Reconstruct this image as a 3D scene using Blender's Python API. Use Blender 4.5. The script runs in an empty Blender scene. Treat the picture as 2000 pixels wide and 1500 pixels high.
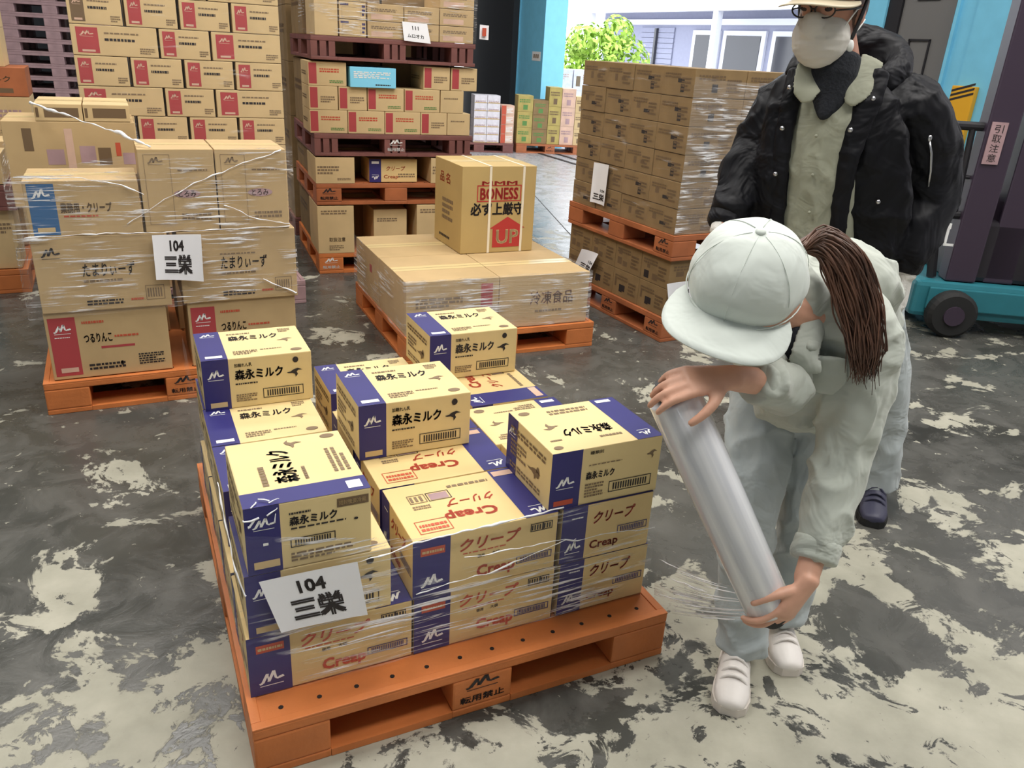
import bpy, bmesh, math, random
from mathutils import Vector, Matrix, noise

C = bpy.context.scene.collection
SC = bpy.context.scene
PI = math.pi

# ------------------------------------------------------------------ camera
cam_d = bpy.data.cameras.new('camera')
cam = bpy.data.objects.new('camera', cam_d)
C.objects.link(cam)
cam_d.sensor_width = 36.0
cam_d.lens = 1555.84 / 2000 * 36.0
cam_d.clip_end = 300
_p, _r = 0.3997, 0.0598
_fw = Vector((0, math.cos(_p), -math.sin(_p)))
_rt = Vector((1, 0, 0))
_up = _rt.cross(_fw)
_r2 = math.cos(_r) * _rt + math.sin(_r) * _up
_u2 = -math.sin(_r) * _rt + math.cos(_r) * _up
_m = Matrix((_r2, _u2, -_fw)).transposed().to_4x4()
_m.translation = Vector((0, 0, 1.5488))
cam.matrix_world = _m
SC.camera = cam

# ------------------------------------------------------------------ light
SC.view_settings.view_transform = 'Standard'
SC.view_settings.look = 'None'
SC.view_settings.gamma = 1.0
SC.view_settings.use_curve_mapping = False
SC.view_settings.exposure = 0.14

world = bpy.data.worlds.new('sky')
SC.world = world
world.use_nodes = True
wn = world.node_tree.nodes
bg = wn['Background']
bg.inputs['Color'].default_value = (0.90, 0.95, 1.0, 1)
bg.inputs['Strength'].default_value = 3.6


def area(name, loc, sx, sy, energy, color=(1, 0.96, 0.9), rot=(0, 0, 0)):
    l = bpy.data.lights.new(name, 'AREA')
    l.shape = 'RECTANGLE'
    l.size, l.size_y = sx, sy
    l.energy = energy
    l.color = color
    o = bpy.data.objects.new(name, l)
    C.objects.link(o)
    o.location = loc
    o.rotation_euler = rot
    return o


LAMPS = [(-2.2, 1.6), (1.6, 0.2), (-3.4, 5.6), (0.9, 3.8), (-1.6, 9.6), (3.6, 2.6)]
for i, (lx, ly) in enumerate(LAMPS):
    area('ceiling_lamp_light', (lx, ly, 5.55), 2.6, 0.9, 128, (1, 0.97, 0.92), (0, 0, 0.46))
s = bpy.data.lights.new('sun', 'SUN')
s.energy = 2.2
s.angle = math.radians(12)
s.color = (1, 0.97, 0.9)
so = bpy.data.objects.new('sun', s)
C.objects.link(so)
so.rotation_euler = (math.radians(38), 0, math.radians(-75))

# ------------------------------------------------------------------ materials
MATS = {}


def mat(name, color, rough=0.6, metal=0.0, noise_amt=0.0, noise_scale=8.0, bump=0.0, bump_scale=40.0,
        spec=0.5, stretch=(1, 1, 1), sheen=0.0, bdist=0.01):
    if name in MATS:
        return MATS[name]
    m = bpy.data.materials.new(name)
    m.use_nodes = True
    nt = m.node_tree
    b = nt.nodes['Principled BSDF']
    b.inputs['Roughness'].default_value = rough
    b.inputs['Metallic'].default_value = metal
    b.inputs['Specular IOR Level'].default_value = spec
    if sheen:
        b.inputs['Sheen Weight'].default_value = sheen
    tc = nt.nodes.new('ShaderNodeTexCoord')
    mp = nt.nodes.new('ShaderNodeMapping')
    mp.inputs['Scale'].default_value = stretch
    nt.links.new(tc.outputs['Object'], mp.inputs['Vector'])
    n = nt.nodes.new('ShaderNodeTexNoise')
    n.inputs['Scale'].default_value = noise_scale
    n.inputs['Detail'].default_value = 4
    nt.links.new(mp.outputs['Vector'], n.inputs['Vector'])
    cr = nt.nodes.new('ShaderNodeValToRGB')
    k = noise_amt
    lo = [max(0, c * (1 - k)) for c in color]
    hi = [min(1, c * (1 + k)) for c in color]
    cr.color_ramp.elements[0].position = 0.3
    cr.color_ramp.elements[1].position = 0.7
    cr.color_ramp.elements[0].color = (*lo, 1)
    cr.color_ramp.elements[1].color = (*hi, 1)
    nt.links.new(n.outputs['Fac'], cr.inputs['Fac'])
    nt.links.new(cr.outputs['Color'], b.inputs['Base Color'])
    if bump:
        n2 = nt.nodes.new('ShaderNodeTexNoise')
        n2.inputs['Scale'].default_value = bump_scale
        n2.inputs['Detail'].default_value = 3
        nt.links.new(mp.outputs['Vector'], n2.inputs['Vector'])
        bp = nt.nodes.new('ShaderNodeBump')
        bp.inputs['Strength'].default_value = bump
        bp.inputs['Distance'].default_value = bdist
        n2.inputs['Distortion'].default_value = 0.7 if bdist > 0.011 else 0
        nt.links.new(n2.outputs['Fac'], bp.inputs['Height'])
        nt.links.new(bp.outputs['Normal'], b.inputs['Normal'])
    MATS[name] = m
    return m


M = {}
M['milkcard'] = mat('pale carton board', (0.745, 0.58, 0.285), 0.62, noise_amt=0.05, noise_scale=5)
M['creapcard'] = mat('cream carton board', (0.715, 0.53, 0.24), 0.62, noise_amt=0.05, noise_scale=5)
M['card'] = mat('brown carton board', (0.52, 0.365, 0.18), 0.75, noise_amt=0.07, noise_scale=6)
M['card2'] = mat('light brown carton board', (0.62, 0.455, 0.235), 0.75, noise_amt=0.07, noise_scale=6)
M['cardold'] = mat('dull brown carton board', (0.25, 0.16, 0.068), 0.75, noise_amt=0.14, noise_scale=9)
M['upcard'] = mat('olive kraft board', (0.50, 0.35, 0.135), 0.7, noise_amt=0.05, noise_scale=4)
M['navy'] = mat('navy print', (0.026, 0.023, 0.155), 0.5, noise_amt=0.05)
M['red'] = mat('red print', (0.42, 0.055, 0.06), 0.6, noise_amt=0.05)
M['upred'] = mat('bright red ink', (0.47, 0.035, 0.03), 0.6)
M['redink'] = mat('orange red ink', (0.54, 0.085, 0.04), 0.6)
M['brownp'] = mat('brown print', (0.16, 0.10, 0.05), 0.6)
M['blue'] = mat('blue print', (0.035, 0.13, 0.30), 0.45)
M['teal'] = mat('teal print', (0.02, 0.16, 0.24), 0.5)
M['black'] = mat('black ink', (0.022, 0.017, 0.018), 0.6)
M['grey'] = mat('faded brown ink', (0.22, 0.15, 0.085), 0.7)
M['white'] = mat('white print', (0.86, 0.86, 0.84), 0.5)
M['paper'] = mat('white paper', (0.90, 0.90, 0.93), 0.6, noise_amt=0.02)
M['tape'] = mat('packing tape', (0.72, 0.56, 0.28), 0.3)
M['orange'] = mat('orange pallet plastic', (0.60, 0.185, 0.05), 0.5, noise_amt=0.16, noise_scale=5, bump=0.12, bump_scale=60)
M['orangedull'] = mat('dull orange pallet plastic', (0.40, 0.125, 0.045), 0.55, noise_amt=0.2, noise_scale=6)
M['maroon'] = mat('maroon pallet plastic', (0.20, 0.075, 0.065), 0.55, noise_amt=0.18, noise_scale=7)
M['mauve'] = mat('dusty mauve pallet plastic', (0.40, 0.26, 0.27), 0.6, noise_amt=0.2, noise_scale=7)
M['darkhole'] = mat('dark hole', (0.02, 0.012, 0.01), 0.9)
M['colblue'] = mat('sky blue paint', (0.20, 0.58, 0.80), 0.45, noise_amt=0.04)
M['yellow'] = mat('safety yellow', (0.78, 0.40, 0.02), 0.5)
M['blackp'] = mat('black plastic', (0.018, 0.017, 0.02), 0.45)
M['truckblack'] = mat('black truck paint', (0.022, 0.018, 0.024), 0.4)
M['trucktrim'] = mat('dark purple steel', (0.045, 0.03, 0.05), 0.4)
M['truckteal'] = mat('teal truck paint', (0.025, 0.17, 0.21), 0.4, noise_amt=0.06)
M['rubber'] = mat('black rubber', (0.012, 0.012, 0.012), 0.75)
M['steel'] = mat('bare steel', (0.55, 0.55, 0.57), 0.3, metal=1.0)
M['skin'] = mat('skin', (0.66, 0.36, 0.25), 0.5, noise_amt=0.06, noise_scale=25)
M['skinm'] = mat('tanned skin', (0.46, 0.225, 0.15), 0.5, noise_amt=0.08, noise_scale=25)
M['uniform'] = mat('pale grey green cotton', (0.455, 0.485, 0.43), 0.85, noise_amt=0.06, noise_scale=7, bump=0.8, bump_scale=9, bdist=0.028, sheen=0.2)
M['trousers'] = mat('pale blue grey cotton', (0.43, 0.475, 0.485), 0.85, noise_amt=0.06, noise_scale=7, bump=0.8, bump_scale=8, bdist=0.028, sheen=0.2)
M['capcloth'] = mat('off white cap cotton', (0.63, 0.68, 0.635), 0.85, noise_amt=0.03, noise_scale=9, bump=0.6, bump_scale=9, bdist=0.014, sheen=0.2)
M['shirt'] = mat('sage work shirt cotton', (0.34, 0.345, 0.265), 0.85, noise_amt=0.08, noise_scale=18, bump=0.7, bump_scale=12, bdist=0.014)
M['jacket'] = mat('black padded nylon', (0.006, 0.006, 0.0085), 0.55, noise_amt=0.2, noise_scale=6, bump=0.9, bump_scale=7, spec=0.2, bdist=0.042)
M['knit'] = mat('charcoal knit', (0.012, 0.014, 0.02), 0.9, bump=0.4, bump_scale=120)
M['mask'] = mat('white gauze', (0.66, 0.63, 0.58), 0.9, noise_amt=0.03, bump=0.2, bump_scale=30)
M['cream'] = mat('cream helmet shell', (0.58, 0.50, 0.36), 0.35)
M['glove'] = mat('white cotton glove', (0.78, 0.76, 0.72), 0.9, bump=0.4, bump_scale=90)
M['hair'] = mat('dark brown hair', (0.095, 0.045, 0.028), 0.38, noise_amt=0.55, noise_scale=26, stretch=(1, 1, 0.12))
M['shoe'] = mat('white shoe leather', (0.84, 0.79, 0.75), 0.45, noise_amt=0.03)
M['sole'] = mat('white rubber sole', (0.72, 0.66, 0.60), 0.6)
M['darkshoe'] = mat('navy work shoe', (0.04, 0.04, 0.075), 0.5)
M['wallgrey'] = mat('grey panel paint', (0.16, 0.155, 0.15), 0.5)
M['darkwall'] = mat('charcoal sheet cladding', (0.02, 0.022, 0.026), 0.7)
M['hallwall'] = mat('grey hall wall', (0.32, 0.33, 0.34), 0.8)
M['roof'] = mat('pale roof deck', (0.55, 0.56, 0.57), 0.8)
M['facade'] = mat('lavender grey render', (0.30, 0.31, 0.42), 0.8, noise_amt=0.03)
M['whitepaint'] = mat('white paint', (0.72, 0.73, 0.80), 0.6)
M['glassdark'] = mat('dark window glass', (0.05, 0.05, 0.06), 0.15)
M['leaf'] = mat('bright green leaf', (0.36, 0.55, 0.08), 0.6, noise_amt=0.35, noise_scale=3)
M['bark'] = mat('bark', (0.12, 0.08, 0.05), 0.9)
M['outground'] = mat('pale yard concrete', (0.55, 0.55, 0.55), 0.9, noise_amt=0.08, noise_scale=1)
M['skyblue'] = mat('cyan carton print', (0.24, 0.68, 0.92), 0.5)
M['canwhite'] = mat('white shrink wrapped tray', (0.74, 0.70, 0.74), 0.35, noise_amt=0.1, noise_scale=18)
M['olive'] = mat('olive carton board', (0.42, 0.33, 0.10), 0.7, noise_amt=0.15)
M['pinkcard'] = mat('pinkish carton board', (0.66, 0.44, 0.33), 0.7, noise_amt=0.12)
M['green'] = mat('green print', (0.10, 0.24, 0.06), 0.6)
M['strap'] = mat('cream strapping band', (0.85, 0.76, 0.60), 0.4)


def film_mat(name, base, glint, sx, sz, tint=(0.95, 0.95, 0.97), lo=0.56, hi=0.74, warp=0.5):
    """clear stretch film; UV is in metres (along, up); creases are cloudy, with white streaks painted as reflected light."""
    m = bpy.data.materials.new(name)
    m.use_nodes = True
    nt = m.node_tree
    nt.nodes.clear()
    N, Lk = nt.nodes.new, nt.links.new
    out = N('ShaderNodeOutputMaterial')
    uv = N('ShaderNodeUVMap')
    mp = N('ShaderNodeMapping')
    mp.inputs['Scale'].default_value = (sx, sz, 1)
    Lk(uv.outputs['UV'], mp.inputs['Vector'])
    nz = N('ShaderNodeTexNoise')
    nz.inputs['Scale'].default_value = 1
    nz.inputs['Detail'].default_value = 5
    nz.inputs['Roughness'].default_value = 0.6
    nz.inputs['Distortion'].default_value = warp
    Lk(mp.outputs['Vector'], nz.inputs['Vector'])
    mp2 = N('ShaderNodeMapping')
    mp2.inputs['Scale'].default_value = (1.7, 2.6, 1)
    Lk(uv.outputs['UV'], mp2.inputs['Vector'])
    nb = N('ShaderNodeTexNoise')
    nb.inputs['Scale'].default_value = 2.2
    Lk(mp2.outputs['Vector'], nb.inputs['Vector'])
    mr = N('ShaderNodeMapRange')
    mr.inputs['From Min'].default_value = 0.45
    mr.inputs['From Max'].default_value = 0.60
    Lk(nb.outputs['Fac'], mr.inputs['Value'])
    cr = N('ShaderNodeMapRange')
    cr.interpolation_type = 'SMOOTHSTEP'
    cr.inputs['From Min'].default_value = lo
    cr.inputs['From Max'].default_value = hi
    Lk(nz.outputs['Fac'], cr.inputs['Value'])
    mul = N('ShaderNodeMath')
    mul.operation = 'MULTIPLY'
    Lk(cr.outputs['Result'], mul.inputs[0])
    Lk(mr.outputs['Result'], mul.inputs[1])
    ma = N('ShaderNodeMath')
    ma.operation = 'MULTIPLY_ADD'
    ma.use_clamp = True
    Lk(mul.outputs[0], ma.inputs[0])
    ma.inputs[1].default_value = glint  # strength of the white streaks painted for reflections off the wrinkles
    ma.inputs[2].default_value = base
    bp = N('ShaderNodeBump')
    bp.inputs['Strength'].default_value = 0.8
    bp.inputs['Distance'].default_value = 0.02
    Lk(nz.outputs['Fac'], bp.inputs['Height'])
    tr = N('ShaderNodeBsdfTransparent')
    pr = N('ShaderNodeBsdfPrincipled')
    pr.inputs['Base Color'].default_value = (*tint, 1)
    pr.inputs['Roughness'].default_value = 0.22
    pr.inputs['Specular IOR Level'].default_value = 0.9
    Lk(bp.outputs['Normal'], pr.inputs['Normal'])
    mx = N('ShaderNodeMixShader')
    Lk(ma.outputs[0], mx.inputs['Fac'])
    Lk(tr.outputs[0], mx.inputs[1])
    Lk(pr.outputs[0], mx.inputs[2])
    Lk(mx.outputs[0], out.inputs['Surface'])
    return m


M['film'] = film_mat('clear stretch film', 0.035, 0.95, 5, 95, lo=0.515, hi=0.62, warp=0.35)
M['filmthick'] = film_mat('cloudy stretch film', 0.10, 1.0, 4, 65, lo=0.47, hi=0.62)
M['filmthin'] = film_mat('thin stretch film', 0.015, 0.45, 3, 26, lo=0.58, hi=0.8)
M['filmpull'] = film_mat('pulled stretch film', 0.05, 1.0, 3, 150, lo=0.45, hi=0.60, warp=0.15)
M['filmside'] = film_mat('hanging stretch film', 0.10, 0.6, 14, 3, lo=0.5, hi=0.8)
M['filmedge'] = mat('bunched film edge and glint', (0.92, 0.92, 0.94), 0.3)  # white gathered film, also used for the painted glint strokes


def roll_mat():
    m = bpy.data.materials.new('wound stretch film')
    m.use_nodes = True
    nt = m.node_tree
    b = nt.nodes['Principled BSDF']
    tc = nt.nodes.new('ShaderNodeTexCoord')
    mp = nt.nodes.new('ShaderNodeMapping')
    mp.inputs['Scale'].default_value = (38, 38, 0.9)
    nt.links.new(tc.outputs['Object'], mp.inputs['Vector'])
    n = nt.nodes.new('ShaderNodeTexNoise')
    n.inputs['Scale'].default_value = 1
    n.inputs['Detail'].default_value = 3
    nt.links.new(mp.outputs['Vector'], n.inputs['Vector'])
    cr = nt.nodes.new('ShaderNodeValToRGB')
    cr.color_ramp.elements[0].position = 0.35
    cr.color_ramp.elements[0].color = (0.60, 0.62, 0.68, 1)
    cr.color_ramp.elements[1].position = 0.65
    cr.color_ramp.elements[1].color = (0.84, 0.85, 0.88, 1)
    nt.links.new(n.outputs['Fac'], cr.inputs['Fac'])
    nt.links.new(cr.outputs['Color'], b.inputs['Base Color'])
    b.inputs['Roughness'].default_value = 0.18
    b.inputs['Specular IOR Level'].default_value = 0.8
    b.inputs['Coat Weight'].default_value = 0.6
    return m


M['roll'] = roll_mat()


def floor_mat():
    m = bpy.data.materials.new('worn coated concrete')
    m.use_nodes = True
    nt = m.node_tree
    b = nt.nodes['Principled BSDF']
    N, Lk = nt.nodes.new, nt.links.new
    tc = N('ShaderNodeTexCoord')
    sep = N('ShaderNodeSeparateXYZ')
    Lk(tc.outputs['Object'], sep.inputs[0])

    def nz(scale, detail, rough, dist=0.0, off=0.0):
        mp = N('ShaderNodeMapping')
        mp.inputs['Location'].default_value = (off, off * 0.7, 0)
        Lk(tc.outputs['Object'], mp.inputs['Vector'])
        n = N('ShaderNodeTexNoise')
        n.inputs['Scale'].default_value = scale
        n.inputs['Detail'].default_value = detail
        n.inputs['Roughness'].default_value = rough
        n.inputs['Distortion'].default_value = dist
        Lk(mp.outputs['Vector'], n.inputs['Vector'])
        return n.outputs['Fac']

    def math_(op, a, b_=None, clamp=False):
        x = N('ShaderNodeMath')
        x.operation = op
        x.use_clamp = clamp
        for k, v in enumerate((a, b_)):
            if v is None:
                continue
            if isinstance(v, (int, float)):
                x.inputs[k].default_value = v
            else:
                Lk(v, x.inputs[k])
        return x.outputs[0]

    def rng(v, a, b_, c, d, smooth=False):
        x = N('ShaderNodeMapRange')
        if smooth:
            x.interpolation_type = 'SMOOTHSTEP'
        for k, q in zip(('From Min', 'From Max', 'To Min', 'To Max'), (a, b_, c, d)):
            x.inputs[k].default_value = q
        Lk(v, x.inputs['Value'])
        return x.outputs['Result']

    def mixc(f, c1, c2):
        x = N('ShaderNodeMix')
        x.data_type = 'RGBA'
        Lk(f, x.inputs['Factor'])
        for k, v in ((6, c1), (7, c2)):
            if isinstance(v, tuple):
                x.inputs[k].default_value = (*v, 1)
            else:
                Lk(v, x.inputs[k])
        return x.outputs[2]

    big = nz(2.3, 11, 0.66, 0.45, 3.1)
    # the coat is worn away most in the near lane, less between the pallets
    thr = rng(sep.outputs['Y'], 1.0, 3.2, 0.45, 0.588, True)
    lane = rng(sep.outputs['X'], -1.6, 1.2, 0.018, -0.02, True)
    thr = math_('ADD', thr, lane)
    d = math_('SUBTRACT', big, thr)
    worn = rng(d, -0.008, 0.012, 0, 1, True)
    chips = rng(nz(8, 7, 0.68, 0.6, 9), 0.56, 0.585, 1, 0, True)
    worn = math_('MULTIPLY', worn, chips)
    specks = rng(nz(17, 5, 0.6, 0.6, 4), 0.655, 0.68, 0, 1, True)
    spk = math_('MULTIPLY', specks, 0.8)
    worn = math_('MAXIMUM', worn, spk)
    cloud = nz(0.9, 5, 0.6, 0.4, 7)
    coat = mixc(rng(cloud, 0.35, 0.68, 0, 1), (0.038, 0.039, 0.034), (0.105, 0.104, 0.092))
    fine = nz(5.5, 6, 0.65, 0.6, 2)
    coat = mixc(rng(fine, 0.42, 0.78, 0, 0.75), coat, (0.16, 0.155, 0.14))
    bare = mixc(rng(nz(5, 6, 0.6, 0, 1), 0.3, 0.75, 0, 1), (0.31, 0.30, 0.235), (0.47, 0.45, 0.365))
    near = mixc(worn, coat, bare)
    glare_fac = rng(sep.outputs['Y'], 6.0, 9.5, 0, 1, True)
    glare_col = mixc(rng(fine, 0.3, 0.7, 0, 1), (0.30, 0.30, 0.31), (0.42, 0.42, 0.43))  # far floor paled in colour to stand in for doorway glare
    col = mixc(glare_fac, near, glare_col)
    Lk(col, b.inputs['Base Color'])
    r1 = rng(worn, 0, 1, 0.24, 0.55)
    Lk(math_('ADD', r1, rng(fine, 0.3, 0.7, -0.05, 0.12)), b.inputs['Roughness'])
    bp = N('ShaderNodeBump')
    bp.inputs['Strength'].default_value = 0.25
    bp.inputs['Distance'].default_value = 0.01
    Lk(math_('SUBTRACT', fine, math_('MULTIPLY', worn, 0.25)), bp.inputs['Height'])
    Lk(bp.outputs['Normal'], b.inputs['Normal'])
    return m


M['floor'] = floor_mat()


# ------------------------------------------------------------------ helpers
def link(name, me, parent=None):
    o = bpy.data.objects.new(name, me)
    C.objects.link(o)
    if parent is not None:
        o.parent = parent
    return o


def empty(name, loc=(0, 0, 0), rz=0.0):
    o = bpy.data.objects.new(name, None)
    C.objects.link(o)
    o.empty_display_size = 0.1
    o.location = loc
    o.rotation_euler = (0, 0, rz)
    return o


def tag(o, label, cat, group=None):
    o['label'] = label
    o['category'] = cat
    if group:
        o['group'] = group
    return o


def structure(o):
    o['kind'] = 'structure'
    return o


class MB:
    def __init__(self):
        self.v, self.f, self.uv = [], [], None

    def add(self, vs, fs):
        b = len(self.v)
        self.v += [tuple(p) for p in vs]
        self.f += [tuple(i + b for i in q) for q in fs]

    def box(self, x0, x1, y0, y1, z0, z1, rot=None, bev=0.0):
        if bev > 0:
            bm = bmesh.new()
            bmesh.ops.create_cube(bm, size=1)
            bmesh.ops.scale(bm, vec=(x1 - x0, y1 - y0, z1 - z0), verts=bm.verts)
            bmesh.ops.translate(bm, vec=((x0 + x1) / 2, (y0 + y1) / 2, (z0 + z1) / 2), verts=bm.verts)
            bmesh.ops.bevel(bm, geom=bm.edges[:], offset=bev, segments=2, affect='EDGES', profile=0.6)
            bm.verts.index_update()
            vs = [v.co.copy() for v in bm.verts]
            fs = [[v.index for v in f.verts] for f in bm.faces]
            bm.free()
        else:
            vs = [Vector(p) for p in ((x0, y0, z0), (x1, y0, z0), (x1, y1, z0), (x0, y1, z0),
                                      (x0, y0, z1), (x1, y0, z1), (x1, y1, z1), (x0, y1, z1))]
            fs = [(3, 2, 1, 0), (4, 5, 6, 7), (0, 1, 5, 4), (1, 2, 6, 5), (2, 3, 7, 6), (3, 0, 4, 7)]
        if rot is not None:
            vs = [rot @ v for v in vs]
        self.add(vs, fs)
        return self

    def tube(self, pts, r, n=10, cap=True):
        pts = [Vector(p) for p in pts]
        rings = []
        prev = None
        for i, p in enumerate(pts):
            t = (pts[min(i + 1, len(pts) - 1)] - pts[max(i - 1, 0)]).normalized()
            if prev is None:
                a = t.orthogonal().normalized()
            else:
                a = (prev - t * prev.dot(t)).normalized()
            prev = a
            b = t.cross(a)
            rr = r[i] if isinstance(r, (list, tuple)) else r
            rings.append([p + (a * math.cos(2 * PI * k / n) + b * math.sin(2 * PI * k / n)) * rr for k in range(n)])
        vs = [q for ring in rings for q in ring]
        fs = []
        for i in range(len(rings) - 1):
            for k in range(n):
                fs.append((i * n + k, i * n + (k + 1) % n, (i + 1) * n + (k + 1) % n, (i + 1) * n + k))
        if cap:
            fs.append(tuple(reversed(range(n))))
            fs.append(tuple((len(rings) - 1) * n + k for k in range(n)))
        self.add(vs, fs)
        return self

    def build(self, name, m, parent=None, smooth=False):
        me = bpy.data.meshes.new(name)
        me.from_pydata(self.v, [], self.f)
        me.update()
        if m is not None:
            me.materials.append(m)
        if smooth:
            me.polygons.foreach_set('use_smooth', [True] * len(me.polygons))
        return link(name, me, parent)


class Frame:
    def __init__(self, x, y, yaw):
        self.o = Vector((x, y, 0))
        self.yaw = yaw
        self.eu = Vector((math.cos(yaw), math.sin(yaw), 0))
        self.ev = Vector((-math.sin(yaw), math.cos(yaw), 0))

    def P(self, u, v, z=0.0):
        return self.o + self.eu * u + self.ev * v + Vector((0, 0, z))


_TXT = {}


def text_mesh(s, bold=0.0, shear=0.0):
    """outline of a string as flat polygons, normalised to 0..1 in x and y; bold = stroke thickening."""
    k = (s, bold, shear)
    if k not in _TXT:
        cu = bpy.data.curves.new('t', 'FONT')
        cu.body = s
        cu.size = 1
        cu.resolution_u = 2
        cu.shear = shear
        o = bpy.data.objects.new('t', cu)
        C.objects.link(o)
        dg = bpy.context.evaluated_depsgraph_get()
        me = bpy.data.meshes.new_from_object(o.evaluated_get(dg))
        v0 = [(v.co.x, v.co.y) for v in me.vertices]
        f0 = [tuple(p.vertices) for p in me.polygons]
        bpy.data.objects.remove(o)
        bpy.data.curves.remove(cu)
        bpy.data.meshes.remove(me)
        vs, fs = [], []
        sh = [(0, 0)] if bold < 0.01 else [(-bold, -bold), (bold, -bold), (bold, bold), (-bold, bold)]
        for dx, dy in sh:
            b = len(vs)
            vs += [(x + dx, y + dy) for x, y in v0]
            fs += [tuple(i + b for i in q) for q in f0]
        if vs:
            x0, x1 = min(v[0] for v in vs), max(v[0] for v in vs)
            y0, y1 = min(v[1] for v in vs), max(v[1] for v in vs)
            vs = [((x - x0) / max(1e-6, x1 - x0), (y - y0) / max(1e-6, y1 - y0)) for x, y in vs]
        _TXT[k] = (vs, fs)
    return _TXT[k]


def stroke2d(path, t):
    vs, fs = [], []
    for (x0, y0), (x1, y1) in zip(path, path[1:]):
        dx, dy = x1 - x0, y1 - y0
        l = math.hypot(dx, dy) or 1
        nx, ny = -dy / l * t / 2, dx / l * t / 2
        b = len(vs)
        vs += [(x0 - nx, y0 - ny), (x1 - nx, y1 - ny), (x1 + nx, y1 + ny), (x0 + nx, y0 + ny)]
        fs.append((b, b + 1, b + 2, b + 3))
    return vs, fs


def shape2d(kind, rnd=None, n=4, s='', bold=0.0, shear=0.0, t=0.1):
    """2-D polygons in the unit square."""
    if kind == 'rect':
        return [(0, 0), (1, 0), (1, 1), (0, 1)], [(0, 1, 2, 3)]
    if kind == 'text':
        return text_mesh(s, bold, shear)
    if kind == 'emblem':
        vs, fs = stroke2d([(0.0, 0.20), (0.12, 0.24), (0.34, 0.86)], 0.13)
        for path, tt in (([(0.34, 0.86), (0.37, 0.28)], 0.06), ([(0.37, 0.28), (0.60, 1.0)], 0.13),
                         ([(0.60, 1.0), (0.66, 0.46), (0.78, 0.36)], 0.10), ([(0.78, 0.42), (0.98, 0.50)], 0.16),
                         ([(0.02, 0.02), (0.96, 0.02)], 0.05)):
            a, b = stroke2d(path, tt)
            k = len(vs)
            vs += a
            fs += [tuple(i + k for i in q) for q in b]
        return vs, fs
    if kind == 'frame':
        tx, ty = t
        r = [(0, 0, 1, ty), (0, 1 - ty, 1, 1), (0, ty, tx, 1 - ty), (1 - tx, ty, 1, 1 - ty)]
    elif kind == 'bars':
        r = []
        for i in range(n):
            x0 = i / n
            r.append((x0, 0, x0 + 0.55 / n, 1))
    elif kind == 'lines':
        r = []
        for i in range(n):
            y = 1 - (i + 1) / n
            x = 0
            end = 1 if i % 3 != 2 else 0.7
            while x < end:
                w = rnd.uniform(0.05, 0.16)
                r.append((x, y + 0.15 / n, min(end, x + w), y + 0.75 / n))
                x += w + 0.03
    elif kind == 'figure':
        # a small leaping animal mark
        vs = [(0.0, 0.55), (0.25, 0.62), (0.42, 0.80), (0.70, 0.92), (1.0, 0.70), (0.74, 0.72), (0.62, 0.55),
              (0.70, 0.30), (0.55, 0.0), (0.52, 0.32), (0.36, 0.45), (0.12, 0.46)]
        return vs, [(0, 1, 11), (1, 2, 10, 11), (2, 3, 6, 10), (3, 4, 5), (3, 5, 6), (6, 7, 9, 10), (7, 8, 9)]
    elif kind == 'oval':
        k = 16
        return [(0.5 + 0.5 * math.cos(2 * PI * i / k), 0.5 + 0.5 * math.sin(2 * PI * i / k)) for i in range(k)], [tuple(range(k))]
    elif kind == 'uparrow':
        return [(0, 0), (1, 0), (1, 0.62), (1.12, 0.62), (0.5, 1), (-0.12, 0.62), (0, 0.62)], [(0, 1, 2, 6), (6, 2, 3, 4, 5)]
    else:
        raise ValueError(kind)
    vs, fs = [], []
    for x0, y0, x1, y1 in r:
        b = len(vs)
        vs += [(x0, y0), (x1, y0), (x1, y1), (x0, y1)]
        fs.append((b, b + 1, b + 2, b + 3))
    return vs, fs


def face_axes(face, L, W, H):
    x, y, z = Vector((1, 0, 0)), Vector((0, 1, 0)), Vector((0, 0, 1))
    return {'front': (Vector((-L / 2, -W / 2, 0)), x, z, -y, L, H),
            'back': (Vector((L / 2, W / 2, 0)), -x, z, y, L, H),
            'left': (Vector((-L / 2, W / 2, 0)), -y, z, -x, W, H),
            'right': (Vector((L / 2, -W / 2, 0)), y, z, x, W, H),
            'top': (Vector((-L / 2, -W / 2, H)), x, y, z, L, W)}[face]


def decal_into(parts, face_ax, d, rnd, face=''):
    """d = dict(k=kind, p=part, m=material key, x,y,w,h as fractions of the face, rot in quarter turns)"""
    o, ax, ay, nrm, fw, fh = face_ax
    kind = d['k']
    t = d.get('t', 0.004)
    x, y, w, h = d['x'] * fw, d['y'] * fh, d['w'] * fw, d['h'] * fh
    vs, fs = shape2d(kind, rnd, d.get('n', 4), d.get('s', ''), d.get('b', 0.0), d.get('sh', 0.0),
                     (t / max(w, 1e-4), t / max(h, 1e-4)))
    off = 0.0006 if d.get('lay', 0) == 0 and kind == 'rect' else 0.0012
    if d.get('lay'):
        off = 0.0006 + 0.0006 * d['lay']
    rot = d.get('rot', 0)
    out = []
    for px, py in vs:
        if rot == 1:
            px, py = 1 - py, px
        elif rot == 2:
            px, py = 1 - px, 1 - py
        elif rot == 3:
            px, py = py, 1 - px
        out.append(o + ax * (x + px * w) + ay * (y + py * h) + nrm * off)
    key = (d['p'], d['m'], face, id(d) if d['p'] in ('print_block', 'faded_print', 'small_print', 'lettering', 'figure_mark', 'round_mark') else 0)
    parts.setdefault(key, MB()).add(out, fs)


_CARTON = {}


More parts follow.
